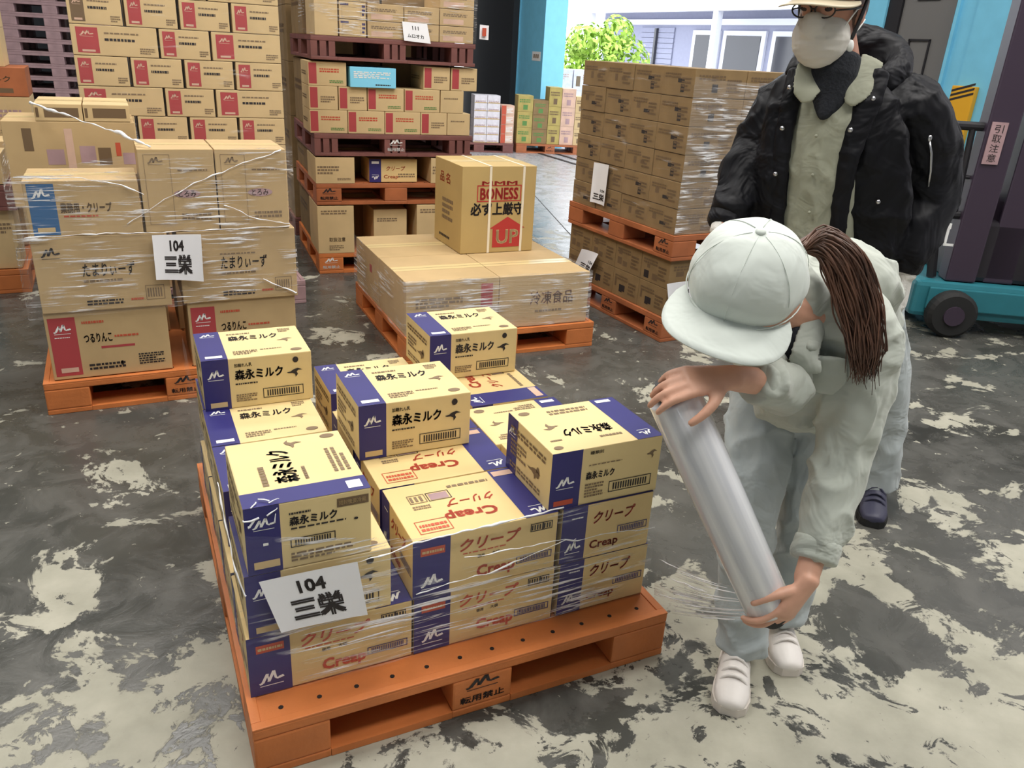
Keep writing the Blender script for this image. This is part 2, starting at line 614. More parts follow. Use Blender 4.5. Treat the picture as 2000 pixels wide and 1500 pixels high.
def carton_type(key, name, L, W, H, body, faces, tape=None, bev=0.003):
    rnd = random.Random(hash(key) % 1000 if isinstance(key, int) else sum(map(ord, str(key))))
    b = MB()
    b.box(-L / 2, L / 2, -W / 2, W / 2, 0, H, bev=bev)
    me = bpy.data.meshes.new(name)
    me.from_pydata(b.v, [], b.f)
    me.materials.append(M[body])
    parts = {}
    for face, ds in faces.items():
        for d in ds:
            decal_into(parts, face_axes(face, L, W, H), d, rnd, face)
    if tape:
        ax = face_axes('top', L, W, H)
        decal_into(parts, ax, dict(k='rect', p='flap_seam', m='grey', x=0.0, y=0.497, w=1, h=0.006, lay=1), rnd)
        decal_into(parts, ax, dict(k='rect', p='tape', m=tape, x=0.0, y=0.42, w=1, h=0.16), rnd)
    ch = []
    for (p, mk, _, _), mb in parts.items():
        m2 = bpy.data.meshes.new(p)
        m2.from_pydata(mb.v, [], mb.f)
        m2.materials.append(M[mk])
        ch.append((p, m2))
    _CARTON[key] = (name, me, ch, (L, W, H))


def put_carton(key, fr, u, v, z, rz=0.0, label='', group=None, cat='carton', name=None, jit=True):
    """u, v = the carton's centre in the frame; rz = turn on the frame."""
    nm, me, ch, _ = _CARTON[key]
    o = link(name or nm, me)
    o.location = fr.P(u, v, z)
    o.rotation_euler = (0, 0, fr.yaw + rz)
    for p, m2 in ch:
        link(p, m2, o)
    tag(o, label, cat, group)
    return o


# ------------------------------------------------------------------ setting
WF = Frame(0, 0, 0.4593)          # the hall's own axes: u to the doorway wall, v along it


def wf_box(name, m, u0, u1, v0, v1, z0, z1, bev=0.0, parent=None):
    b = MB()
    b.box(u0, u1, v0, v1, z0, z1, bev=bev)
    o = b.build(name, m, parent)
    if parent is None:
        o.rotation_euler = (0, 0, WF.yaw)
    return o


b = MB()
b.box(-14, 16, -6, 26, -0.2, 0)
structure(b.build('floor', M['floor']))
# floor joint cut into the slab
b = MB()
b.box(-0.004, 0.004, -1.2, 6.5, 0.0004, 0.0014)
o = structure(b.build('trim_1', M['darkhole']))
o.location = (0.62, 6.2, 0)
o.rotation_euler = (0, 0, 0.16)
# door rails in the floor at the doorway
for k, du in enumerate((6.02, 6.30)):
    b = MB()
    b.box(du, du + 0.07, -1.0, 12.4, 0.0005, 0.006)
    o = structure(b.build('trim_%d' % (k + 2), M['darkhole']))
    o.rotation_euler = (0, 0, WF.yaw)
# roof deck over the hall
structure(wf_box('ceiling', M['roof'], -9.2, 7.0, -6.7, 17, 6.4, 6.6))
for i, (lx, ly) in enumerate(LAMPS):
    lo = empty('ceiling_lamp', (lx, ly, 5.56), 0.46)
    tag(lo, 'long strip lamp hung under the hall roof', 'lamp', 'strip lamps under the roof')
    b = MB()
    b.box(-1.35, 1.35, -0.5, 0.5, 0.02, 0.12, bev=0.02)
    b.build('housing', M['whitepaint'], lo)
    b = MB()
    for sx in (-1.1, 1.1):
        b.tube([(sx, 0, 0.12), (sx, 0, 0.84)], 0.012, 6)
    b.build('hanger', M['steel'], lo)
# far wall with dark cladding, doorway wall pieces
wall = structure(wf_box('wall_back', M['darkwall'], -9, 6.05, 15.6, 15.9, 0, 6.4))
structure(wf_box('wall_left_unseen', M['hallwall'], -9.2, -9, -6.5, 16, 0, 6.4))  # out of view, added to block ambient sky light
structure(wf_box('wall_behind_unseen', M['hallwall'], -9, 7.0, -6.7, -6.5, 0, 6.4))  # unseen behind the camera, added to cut the ambient light
wl = structure(wf_box('wall_right', M['darkwall'], 6.25, 6.5, 13.42, 15.6, 0, 6.4))
wr = structure(wf_box('wall_front_right', M['whitepaint'], 6.42, 6.5, 1.5, 4.38, 0, 6.4))
wr = structure(wf_box('wall_near_right', M['whitepaint'], 6.42, 6.5, -6.5, 1.48, 0, 6.4))
wt = structure(wf_box('wall_over_doorway', M['darkwall'], 6.65, 6.9, 4.3, 13.4, 4.6, 6.4))


def column(name, u, v, wu, wv, label):
    e = empty(name, WF.P(u, v), WF.yaw)
    tag(e, label, 'column')
    e['kind'] = 'structure'
    t = 0.03
    b = MB()
    b.box(-wu / 2, wu / 2, -wv / 2, -wv / 2 + t, 0, 6.4)
    b.box(-wu / 2, wu / 2, wv / 2 - t, wv / 2, 0, 6.4)
    b.build('flange', M['colblue'], e)
    b = MB()
    b.box(-wu / 2 + 0.03, wu / 2 - 0.03, -wv / 2 + t, wv / 2 - t, 0, 6.4)
    b.box(-wu / 2, -wu / 2 + 0.03, -wv / 2 + t, wv * 0.12, 0, 6.4)
    b.build('web', M['colblue'], e)
    b = MB()
    b.box(-wu / 2 - 0.05, wu / 2 + 0.05, -wv / 2 - 0.05, wv / 2 + 0.05, 0, 0.03)
    b.build('base_plate', M['colblue'], e)
    return e


c1 = column('steel_column', 6.56, 12.95, 0.40, 1.0, 'sky blue steel column at the far side of the doorway')
b = MB()
b.box(-0.206, -0.2005, -0.42, -0.12, 1.36, 1.50)
np_ = b.build('notice_plate', M['white'], c1)
b = MB()
for k in range(3):
    b.box(-0.2075, -0.206, -0.36 + 0.07 * k, -0.315 + 0.07 * k, 1.40, 1.46)
b.build('lettering', M['grey'], np_)
c2 = column('steel_column', 6.40, 4.66, 0.40, 0.50, 'sky blue steel column at the near side of the doorway')
b = MB()
b.box(-0.25, -0.201, -0.14, 0.07, 0.50, 1.46, bev=0.008)
cg = b.build('corner_guard', M['yellow'], c2)
b = MB()
for k in range(3):
    z = 1.40 + 0.035 * k
    b.add([(-0.2512, -0.135, z), (-0.2512, -0.135, z + 0.018), (-0.2512, 0.065, z - 0.042), (-0.2512, 0.065, z - 0.06)], [(0, 1, 2, 3)])
b.build('hazard_stripes', M['black'], cg)

ns = empty('notice_sign', WF.P(6.41, 4.18, 1.22), WF.yaw)
tag(ns, 'white notice with orange lines on the wall at the right edge', 'sign')
b = MB()
b.box(-0.006, 0.0, -0.28, 0.16, 0.0, 0.62)
b.build('board', M['white'], ns)
b = MB()
for k in range(3):
    b.box(-0.0075, -0.006, -0.2, 0.10, 0.08 + 0.09 * k, 0.12 + 0.09 * k)
b.build('orange_line', M['yellow'], ns)

# sliding door leaf parked behind the near column
dl = empty('door_1', WF.P(6.30, 5.36), WF.yaw)
dl['kind'] = 'structure'
b = MB()
b.box(-0.04, 0.04, -0.40, 0.12, 0.05, 4.5, bev=0.01)
b.build('door_panel', M['wallgrey'], dl)
b = MB()
for z0, z1 in ((1.42, 1.80), (2.1, 2.6), (0.6, 1.2)):
    for y0, y1 in ((-0.24, -0.02),):
        b.box(-0.052, -0.04, y0, y0 + 0.015, z0, z1)
        b.box(-0.052, -0.04, y1 - 0.015, y1, z0, z1)
        b.box(-0.052, -0.04, y0, y1, z0, z0 + 0.015)
        b.box(-0.052, -0.04, y0, y1, z1 - 0.015, z1)
b.build('panel_moulding', M['blackp'], dl)
b = MB()
b.box(-0.06, 0.06, 0.121, 0.26, 0.05, 4.5)
b.build('door_edge', M['blackp'], dl)
b = MB()
b.box(-0.08, 0.08, 0.262, 0.62, 0.05, 4.5)
b.build('door_stile', M['colblue'], dl)

# ------------------------------------------------------------------ yard outside
b = MB()
b.box(6.5, 60, -30, 70, -0.25, -0.002)
o = structure(b.build('ground', M['outground']))
o.rotation_euler = (0, 0, WF.yaw)
bl = empty('building', WF.P(19.0, 12.0), WF.yaw)
tag(bl, 'pale lavender warehouse across the yard beyond the doorway', 'building')
b = MB()
b.box(0, 8, -10, 19.7, 0, 5.0)
b.build('facade', M['facade'], bl)
b = MB()
b.box(-1.5, 0, -10, 21.5, 3.05, 3.15)
b.box(-1.62, -1.48, -10, 21.5, 2.95, 3.3)
b.build('canopy', M['whitepaint'], bl)
for yy in (10.34, 2.0, 18.2):
    b = MB()
    b.box(-1.6, -1.4, yy - 0.12, yy + 0.12, 0, 2.95)
    b.build('canopy_post', M['whitepaint'], bl)
b = MB()
for k in range(13):
    b.box(-0.05, -0.005, 14.6, 16.8, 0.2 + 0.18 * k, 0.365 + 0.18 * k)
b.build('roller_shutter', M['facade'], bl)
b = MB()
b.box(-0.16, -0.06, 15.6, 15.72, 0.2, 2.5)
b.build('shutter_rail', M['glassdark'], bl)
for y0, y1 in ((11.9, 13.4), (9.6, 11.7), (7.4, 9.3), (4.8, 6.8)):
    b = MB()
    b.box(-0.09, 0.0, y0, y1, 0.1, 2.45)
    f = b.build('window', M['whitepaint'], bl)
    b = MB()
    b.box(-0.11, -0.09, y0 + 0.2, y1 - 0.2, 0.3, 2.3)
    b.build('pane', M['glassdark'], f)
b = MB()
b.box(-0.25, 0, -10, 19.7, 2.62, 2.80)
b.build('fascia', M['whitepaint'], bl)
# bush in the yard
rnd = random.Random(4)
bu = empty('bush', WF.P(11.6, 19.6))
tag(bu, 'bright green rounded bush in the yard outside the doorway', 'bush')
b = MB()
cl = [(0, 0, 1.45, 0.72), (-0.75, 0.1, 1.15, 0.62), (0.72, -0.1, 1.3, 0.66), (-0.35, -0.2, 1.75, 0.5), (0.45, 0.1, 1.95, 0.5),
      (-1.05, 0, 0.65, 0.55), (0.1, -0.35, 0.7, 0.75), (1.05, 0.1, 0.7, 0.6)]
for cx, cy, cz, r in cl:
    for k in range(420):
        d = Vector((rnd.gauss(0, 1), rnd.gauss(0, 1), rnd.gauss(0, 1))).normalized()
        p = Vector((cx, cy, cz)) + d * r * rnd.uniform(0.72, 1.06)
        a = Vector((rnd.gauss(0, 1), rnd.gauss(0, 1), rnd.gauss(0, 1))).normalized()
        q = d.cross(a).normalized()
        w = q.cross((d + a * 0.6).normalized())
        s1, s2 = rnd.uniform(0.06, 0.12), rnd.uniform(0.03, 0.06)
        b.add([p - q * s1, p + w * s2, p + q * s1, p - w * s2], [(0, 1, 2, 3)])
b.build('foliage', M['leaf'], bu)
b = MB()
for k in range(5):
    a = k * 1.256
    b.tube([(0.08 * math.cos(a), 0.08 * math.sin(a), 0), (0.3 * math.cos(a), 0.3 * math.sin(a), 0.6), (0.5 * math.cos(a), 0.5 * math.sin(a), 1.2)], [0.05, 0.04, 0.02], 6)
b.build('stem', M['bark'], bu)


# ------------------------------------------------------------------ pallets
_PAL = {}


def pallet_parts(D, mk, style):
    k = (D, mk, style)
    if k in _PAL:
        return _PAL[k]
    W, H = 1.1, 0.144
    res = []

    def me(name, mb, mkey):
        m = bpy.data.meshes.new(name)
        m.from_pydata(mb.v, [], mb.f)
        m.materials.append(M[mkey])
        res.append((name, m, None))
        return m
    b = MB()
    b.box(0, W, 0, D, 0.112, H - 0.004, bev=0.005)
    # low raised rim and panel fields on the deck
    b.box(0, W, 0, 0.022, H - 0.006, H, bev=0.002)
    b.box(0, W, D - 0.022, D, H - 0.006, H, bev=0.002)
    b.box(0, 0.022, 0.022, D - 0.022, H - 0.006, H, bev=0.002)
    b.box(W - 0.022, W, 0.022, D - 0.022, H - 0.006, H, bev=0.002)
    td = me('top_deck', b, mk)
    if style != 'far':
        h = MB()
        for r_ in range(3):
            for c_ in range(12):
                x = 0.07 + c_ * (W - 0.14) / 11
                y = 0.05 + r_ * (D - 0.1) / 2
                h.tube([(x, y, H - 0.0035), (x, y, H - 0.0030)], 0.006, 8)
        nf = len(b.f)
        b.add(h.v, h.f)
        td.clear_geometry()
        td.from_pydata(b.v, [], b.f)
        td.materials.append(M['darkhole'])
        for p_ in td.polygons[nf:]:
            p_.material_index = 1
    b = MB()
    for x0, x1 in ((0, 0.17), (0.47, 0.63), (0.93, 1.1)):
        b.box(x0, x1, 0.0, D, 0, 0.022, bev=0.004)
    for y0, y1 in ((0, 0.15), (D / 2 - 0.08, D / 2 + 0.08), (D - 0.15, D)):
        for x0, x1 in ((0.17, 0.47), (0.63, 0.93)):
            b.box(x0, x1, y0, y1, 0.001, 0.021)
    me('bottom_deck', b, mk)
    vs = ((0, 0.17), (D / 2 - 0.08, D / 2 + 0.08), (D - 0.17, D))
    for i, (x0, x1) in enumerate(((0, 0.17), (0.47, 0.63), (0.93, 1.1))):
        for j, (y0, y1) in enumerate(vs):
            b = MB()
            if style == 'ribbed' and (i != 1 or j != 1):
                n = 3
                for a in range(n):
                    xa = x0 + (x1 - x0) * a / n
                    b.box(xa, xa + (x1 - x0) * 0.24, y0, y1, 0.022, 0.112)
                    ya = y0 + (y1 - y0) * a / n
                b.box(x0 + 0.02, x1 - 0.02, y0 + 0.03, y1 - 0.03, 0.022, 0.112)
            else:
                b.box(x0, x1, y0, y1, 0.022, 0.112, bev=0.006)
            me('block', b, mk)
    _PAL[k] = res
    return res


def decal_plane(name, mk, parent, o, ax, ay, nrm, items, rnd=random.Random(1)):
    """items: (kind, x, y, w, h, extra) in metres on a plane through o."""
    b = MB()
    for kind, x, y, w, h, ex in items:
        vs, fs = shape2d(kind, rnd, ex.get('n', 4), ex.get('s', ''), ex.get('b', 0), ex.get('sh', 0),
                         (ex.get('t', 0.004) / w, ex.get('t', 0.004) / h))
        rot = ex.get('rot', 0)
        if rot == 2:
            vs = [(1 - px, 1 - py) for px, py in vs]
        b.add([o + ax * (x + px * w) + ay * (y + py * h) + nrm * ex.get('off', 0.0012) for px, py in vs], fs)
    return b.build(name, M[mk], parent)


X, Y, Z = Vector((1, 0, 0)), Vector((0, 1, 0)), Vector((0, 0, 1))


def put_pallet(fr, z, label, mk='orange', D=1.1, style='plain', marks=(), du=0.0, dv=0.0, rz=0.0, ink='black', group=None, sides=()):
    e = empty('pallet', fr.P(du, dv, z), fr.yaw + rz)
    tag(e, label, 'pallet', group)
    for nm, m, _ in pallet_parts(D, mk, style):
        link(nm, m, e)
    cx = {'l': 0.085, 'c': 0.55, 'r': 1.015}
    for q in marks:
        decal_plane('emblem', ink, e, Vector((cx[q] - 0.045, 0, 0.075)), X, Z, -Y, [('emblem', 0, 0, 0.09, 0.038, {})])
        decal_plane('lettering', ink, e, Vector((cx[q] - 0.06, 0, 0.036)), X, Z, -Y, [('text', 0, 0, 0.12, 0.022, dict(s='転用禁止', b=0.02))])
    for q in sides:      # marks on the left flank
        yc = {'n': 0.085, 'c': D / 2}[q]
        decal_plane('emblem', ink, e, Vector((0, yc + 0.045, 0.075)), -Y, Z, -X, [('emblem', 0, 0, 0.09, 0.038, {})])
        decal_plane('lettering', ink, e, Vector((0, yc + 0.06, 0.036)), -Y, Z, -X, [('text', 0, 0, 0.12, 0.022, dict(s='転用禁止', b=0.02))])
    return e


F0 = Frame(-0.5207, 1.2937, 0.4593)
F1 = Frame(-1.9571, 3.0185, 0.4674)
F2 = Frame(-0.5538, 3.8318, 0.4364)
F3 = Frame(0.852, 4.423, 0.515)
F4 = Frame(-1.402, 5.451, 0.387)

put_pallet(F0, 0, 'bright orange plastic pallet in front, being wrapped by the woman', 'orange', 1.28, marks='c')
put_pallet(F1, 0, 'orange pallet on the floor under the film-wrapped stack at left', 'orange', 1.1, marks='c')
put_pallet(F2, 0, 'orange pallet under the wrapped cartons and tall upright box', 'orange', 1.1)
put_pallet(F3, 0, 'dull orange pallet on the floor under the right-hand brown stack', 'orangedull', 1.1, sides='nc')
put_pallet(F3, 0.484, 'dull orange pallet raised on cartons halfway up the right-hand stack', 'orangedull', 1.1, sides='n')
put_pallet(F4, 0, 'orange floor pallet at the bottom of the four-pallet middle stack', 'orange', 1.1, marks='l', ink='white')
put_pallet(F4, 0.482, 'red-orange pallet second from bottom in the four-pallet middle stack', 'orangedull', 1.1, marks='l')
put_pallet(F4, 0.808, 'maroon ribbed pallet third from bottom in the four-pallet middle stack', 'maroon', 1.1, 'ribbed', marks='c', ink='white')
put_pallet(F4, 1.407, 'maroon ribbed pallet topmost in the four-pallet middle stack', 'maroon', 1.1, 'ribbed')


# ------------------------------------------------------------------ carton kinds
def D_(k, p, m, x, y, w, h, **q):
    return dict(k=k, p=p, m=m, x=x, y=y, w=w, h=h, **q)


def R(p, m, x, y, w, h, **q):
    return D_('rect', p, m, x, y, w, h, **q)


def T(s, m, x, y, w, h, **q):
    q.setdefault('b', 0.012)
    return D_('text', 'lettering', m, x, y, w, h, s=s, **q)


def E(m, x, y, w, h, **q):
    q.setdefault('lay', 1)
    return D_('emblem', 'emblem', m, x, y, w, h, **q)


def L(m, x, y, w, h, n=3, **q):
    return D_('lines', 'small_print', m, x, y, w, h, n=n, **q)


def Wd(m, x, y, w, h, n=14):
    """a framed window of bars"""
    return [D_('frame', 'barcode_panel', m, x, y, w, h, t=0.0022), D_('bars', 'barcode_panel', m, x + w * 0.1, y + h * 0.18, w * 0.82, h * 0.62, n=n)]


milk_front = [R('stripe', 'navy', 0, 0, 0.235, 1), E('white', 0.045, 0.60, 0.145, 0.2), R('date_plate', 'card2', 0.05, 0.05, 0.15, 0.10, lay=1),
              T('加糖れん乳', 'black', 0.285, 0.82, 0.16, 0.075), T('森永ミルク', 'black', 0.285, 0.56, 0.44, 0.21, b=0.03),
              L('black', 0.285, 0.46, 0.2, 0.05, 1), L('grey', 0.285, 0.12, 0.19, 0.16, 4), *Wd('black', 0.53, 0.14, 0.38, 0.2),
              D_('figure', 'figure_mark', 'black', 0.76, 0.50, 0.15, 0.2), D_('oval', 'round_mark', 'black', 0.82, 0.80, 0.055, 0.12)]
milk_top = [R('stripe', 'navy', 0, 0, 0.235, 1), E('white', 0.05, 0.80, 0.14, 0.12), R('date_plate', 'white', 0.045, 0.06, 0.15, 0.07, lay=1),
            L('grey', 0.30, 0.82, 0.22, 0.06, 1), T('森永ミルク', 'black', 0.30, 0.60, 0.47, 0.17, b=0.022), L('grey', 0.80, 0.78, 0.12, 0.14, 3),
            D_('figure', 'figure_mark', 'grey', 0.74, 0.42, 0.16, 0.14), L('grey', 0.30, 0.10, 0.22, 0.14, 3), L('grey', 0.55, 0.2, 0.2, 0.04, 1),
            D_('oval', 'round_mark', 'grey', 0.82, 0.07, 0.11, 0.09)]
milk_left = [D_('figure', 'figure_mark', 'brownp', 0.50, 0.30, 0.30, 0.22), L('brownp', 0.08, 0.72, 0.8, 0.14, 2, sh=0.2), L('grey', 0.1, 0.34, 0.36, 0.3, 4),
             D_('oval', 'round_mark', 'brownp', 0.70, 0.36, 0.07, 0.2), L('grey', 0.1, 0.1, 0.7, 0.12, 2)]
carton_type('milk', 'milk_carton', 0.325, 0.255, 0.163, 'milkcard',
            {'front': milk_front, 'top': milk_top, 'left': milk_left}, tape=None)
milk_end = [R('stripe', 'navy', 0, 0, 0.27, 1), E('white', 0.06, 0.66, 0.17, 0.17), R('date_plate', 'card2', 0.05, 0.08, 0.2, 0.11, lay=1),
            R('label_dot', 'white', 0.13, 0.42, 0.04, 0.04, lay=1),
            L('black', 0.34, 0.80, 0.17, 0.05, 1), T('森永ミルク', 'black', 0.34, 0.64, 0.38, 0.14, b=0.03), L('black', 0.35, 0.58, 0.44, 0.04, 1),
            R('dark_plate', 'brownp', 0.72, 0.79, 0.26, 0.13), T('開封後要冷蔵', 'card2', 0.735, 0.82, 0.225, 0.07, lay=1),
            *Wd('black', 0.34, 0.31, 0.36, 0.14), L('grey', 0.34, 0.09, 0.50, 0.15, 3), D_('oval', 'round_mark', 'black', 0.855, 0.56, 0.035, 0.04)]
carton_type('milkturn', 'milk_carton', 0.30, 0.27, 0.166, 'milkcard',
            {'left': milk_end, 'back': milk_left,
             'top': [R('stripe', 'navy', 0, 0, 0.20, 1), R('date_plate', 'white', 0.04, 0.05, 0.11, 0.12, lay=1),
                     L('grey', 0.26, 0.74, 0.3, 0.08, 1), T('森永ミルク', 'black', 0.27, 0.50, 0.52, 0.20, b=0.022), L('grey', 0.28, 0.42, 0.2, 0.05, 1),
                     D_('figure', 'figure_mark', 'grey', 0.80, 0.36, 0.14, 0.17), D_('oval', 'round_mark', 'grey', 0.89, 0.06, 0.07, 0.13),
                     L('grey', 0.32, 0.06, 0.4, 0.16, 3)]})
carton_type('milkback', 'milk_carton', 0.325, 0.255, 0.163, 'milkcard',
            {'front': [R('stripe', 'navy', 0, 0, 0.265, 1), E('white', 0.05, 0.36, 0.16, 0.2), R('date_plate', 'redink', 0.04, 0.07, 0.17, 0.09, lay=1),
                       T('種類別', 'black', 0.33, 0.88, 0.12, 0.06), L('grey', 0.33, 0.68, 0.3, 0.03, 1), T('森永ミルク', 'black', 0.31, 0.44, 0.26, 0.14, b=0.03),
                       L('grey', 0.31, 0.12, 0.17, 0.26, 5), *Wd('black', 0.53, 0.14, 0.40, 0.2), D_('figure', 'figure_mark', 'grey', 0.86, 0.62, 0.1, 0.17)],
             'top': [R('stripe', 'navy', 0.76, 0, 0.24, 1), E('white', 0.83, 0.06, 0.12, 0.12, rot=2), R('date_plate', 'white', 0.80, 0.90, 0.14, 0.06, lay=1),
                     T('森永ミルク', 'black', 0.24, 0.28, 0.44, 0.17, rot=2, b=0.022), L('grey', 0.50, 0.16, 0.2, 0.06, 1), L('grey', 0.3, 0.78, 0.36, 0.12, 2),
                     D_('figure', 'figure_mark', 'grey', 0.12, 0.46, 0.15, 0.16, rot=2), D_('oval', 'round_mark', 'grey', 0.05, 0.86, 0.1, 0.08),
                     D_('oval', 'round_mark', 'grey', 0.05, 0.06, 0.08, 0.07), L('grey', 0.08, 0.22, 0.1, 0.05, 1)],
             'left': milk_left + [R('stripe', 'navy', 0, 0, 0.24, 1), E('white', 0.04, 0.66, 0.16, 0.15)]})

crp_front = [R('stripe', 'navy', 0, 0, 0.245, 1), R('date_plate', 'redink', 0.05, 0.72, 0.16, 0.13, lay=1), L('card2', 0.06, 0.75, 0.14, 0.07, 1, lay=2),
             E('white', 0.055, 0.14, 0.145, 0.24), T('クリープ', 'redink', 0.31, 0.66, 0.42, 0.21, sh=0.25, b=0.02), L('redink', 0.33, 0.60, 0.3, 0.03, 1),
             T('徳用', 'black', 0.43, 0.49, 0.05, 0.06), T('大袋', 'black', 0.53, 0.50, 0.055, 0.06), T('Creap', 'redink', 0.43, 0.10, 0.27, 0.25, b=0.03),
             *Wd('navy', 0.71, 0.22, 0.26, 0.13, 18), *Wd('black', 0.80, 0.74, 0.09, 0.14, 4), *Wd('black', 0.89, 0.74, 0.07, 0.14, 3)]
crp_top = [R('stripe', 'navy', 0.765, 0, 0.235, 1), E('white', 0.83, 0.05, 0.125, 0.14, rot=2), R('date_plate', 'pinkcard', 0.78, 0.86, 0.19, 0.10, lay=1),
           T('Creap', 'redink', 0.28, 0.20, 0.36, 0.20, rot=2, b=0.03), T('クリープ', 'redink', 0.34, 0.46, 0.34, 0.14, rot=2, sh=0.25, b=0.02),
           L('grey', 0.42, 0.80, 0.3, 0.07, 1), *Wd('grey', 0.12, 0.62, 0.12, 0.16, 3), D_('frame', 'barcode_panel', 'black', 0.25, 0.62, 0.16, 0.16, t=0.002),
           R('grey_plate', 'mauve', 0.265, 0.64, 0.13, 0.12), D_('frame', 'outlined_panel', 'redink', 0.07, 0.08, 0.22, 0.22, t=0.002), L('redink', 0.09, 0.11, 0.18, 0.14, 2),
           L('grey', 0.12, 0.5, 0.12, 0.08, 2)]
crp_end = [R('stripe', 'navy', 0, 0, 0.265, 1), E('white', 0.05, 0.16, 0.17, 0.22), L('white', 0.1, 0.78, 0.12, 0.04, 1, lay=1),
           T('クリープ', 'redink', 0.34, 0.63, 0.46, 0.22, sh=0.25, b=0.02), T('Creap', 'redink', 0.32, 0.12, 0.32, 0.2, b=0.02), *Wd('navy', 0.62, 0.36, 0.34, 0.14, 14)]
carton_type('creap', 'creamer_carton', 0.385, 0.25, 0.166, 'creapcard', {'front': crp_front, 'top': crp_top, 'left': crp_end, 'right': crp_end})
carton_type('creapturn', 'creamer_carton', 0.385, 0.275, 0.166, 'creapcard', {'top': crp_top, 'left': crp_end, 'right': crp_end})

# ---- the load on the front pallet --------------------------------------------------
Z0, Z1, Z2 = 0.144, 0.3115, 0.4795


def c0(key, u0, u1, v0, v1, z, label, rz=0.0, group=None):
    put_carton(key, F0, (u0 + u1) / 2, (v0 + v1) / 2, z, rz, label, group)


GC, GM = 'creamer cartons on the front pallet', 'milk cartons on the front pallet'
c0('creap', 0.012, 0.397, 0.10, 0.35, Z0, 'navy striped creamer carton under the white sheet at the front left pallet corner', 0, GC)
c0('creap', 0.402, 0.787, 0.10, 0.35, Z0, 'navy striped creamer carton in front row middle, directly on the pallet', 0, GC)
c0('creapturn', 0.803, 1.078, 0.10, 0.485, Z0, 'creamer carton showing its narrow end, directly on the pallet at front right', -PI / 2, GC)
c0('milk', 0.020, 0.345, 0.10, 0.355, Z1, 'navy striped milk carton half hidden by the large white 104 sheet', 0, GM)
c0('creap', 0.397, 0.782, 0.098, 0.348, Z1, 'upper front middle creamer carton with red lettering upside down on top', 0, GC)
c0('creapturn', 0.797, 1.072, 0.10, 0.485, Z1, 'creamer carton showing its narrow end, under the front right milk carton', -PI / 2, GC)
c0('milkturn', 0.030, 0.300, 0.10, 0.40, Z2 - 0.004, 'milk carton turned sideways at front left with glinting film on its corner', PI / 2, GM)
c0('milkback', 0.755, 1.080, 0.105, 0.36, Z2 - 0.001, 'milk carton at front right with its lettering upside down on top', 0, GM)
# rows behind
c0('creap', 0.392, 0.777, 0.353, 0.603, Z1, 'creamer carton seen on top between the middle milk carton and the front row', 0, GC)
c0('creap', 0.388, 0.773, 0.607, 0.857, Z1, 'creamer carton directly under the large middle milk carton', 0, GC)
c0('milk', 0.383, 0.708, 0.515, 0.77, Z2, 'large clear milk carton standing alone in the middle of the load', 0, GM)
c0('milk', 0.022, 0.347, 0.475, 0.73, Z1, 'milk carton behind the sideways one, on the left edge of the load', 0, GM)
c0('milk', 0.022, 0.347, 0.735, 0.99, Z1, 'milk carton with open top lettering just below the back left one', 0, GM)
c0('milk', 0.024, 0.349, 0.995, 1.25, Z1, 'milk carton hidden beneath the topmost back left milk carton', 0, GM)
c0('milk', 0.030, 0.355, 0.975, 1.23, Z2 - 0.004, 'topmost back left milk carton standing in front of the left stack', 0, GM)
c0('milk', 0.415, 0.740, 0.99, 1.245, Z1, 'milk carton with shadowed navy corner behind the large middle one', 0, GM)
c0('milk', 0.788, 1.103, 0.490, 0.745, Z1, 'milk carton lying behind the front right one, top partly visible', PI, GM)
c0('creapturn', 0.815, 1.090, 0.750, 1.135, Z1, 'creamer carton with navy band across its top near the back right corner', -PI / 2, GC)
c0('milk', 0.752, 1.077, 0.985, 1.24, Z2, 'milk carton on the back right corner in front of the wrapped orange pallet', 0, GM)
# bottom layer under them, seen through the gaps and along the left side
k = 0
for v0 in (0.36, 0.615, 0.87):
    c0('creap', 0.012, 0.397, v0, v0 + 0.25, Z0, 'creamer carton in the bottom layer, left side, %s' % ('second from the front', 'third from the front', 'rearmost')[k], 0, GC)
    c0('creap', 0.402, 0.787, v0, v0 + 0.25, Z0, 'creamer carton in the bottom layer, middle column, %s' % ('second from the front', 'third from the front', 'rearmost')[k], 0, GC)
    k += 1
c0('creapturn', 0.803, 1.078, 0.49, 0.875, Z0, 'creamer carton in the bottom layer at the right side, mid depth', -PI / 2, GC)
c0('creapturn', 0.803, 1.078, 0.88, 1.265, Z0, 'creamer carton in the bottom layer at the back right corner', -PI / 2, GC)

# ---- left wrapped stack -----------------------------------------------------------
carton_type('thick', 'red_label_carton', 0.465, 0.34, 0.296, 'card',
            {'front': [R('red_panel', 'red', 0.025, 0.05, 0.215, 0.87), E('white', 0.06, 0.68, 0.14, 0.14), R('date_plate', 'pinkcard', 0.07, 0.10, 0.14, 0.07, lay=1),
                       L('white', 0.06, 0.62, 0.12, 0.02, 1, lay=1), L('redink', 0.29, 0.80, 0.18, 0.06, 1), T('つるりんこ', 'black', 0.29, 0.52, 0.23, 0.14, b=0.02),
                       L('redink', 0.54, 0.57, 0.20, 0.05, 1), R('red_streak', 'red', 0.42, 0.42, 0.28, 0.035), L('black', 0.30, 0.10, 0.3, 0.11, 2),
                       L('black', 0.72, 0.12, 0.22, 0.18, 5), D_('oval', 'round_mark', 'black', 0.56, 0.14, 0.03, 0.07)],
             'top': [L('grey', 0.1, 0.6, 0.4, 0.1, 1)]}, tape='tape')
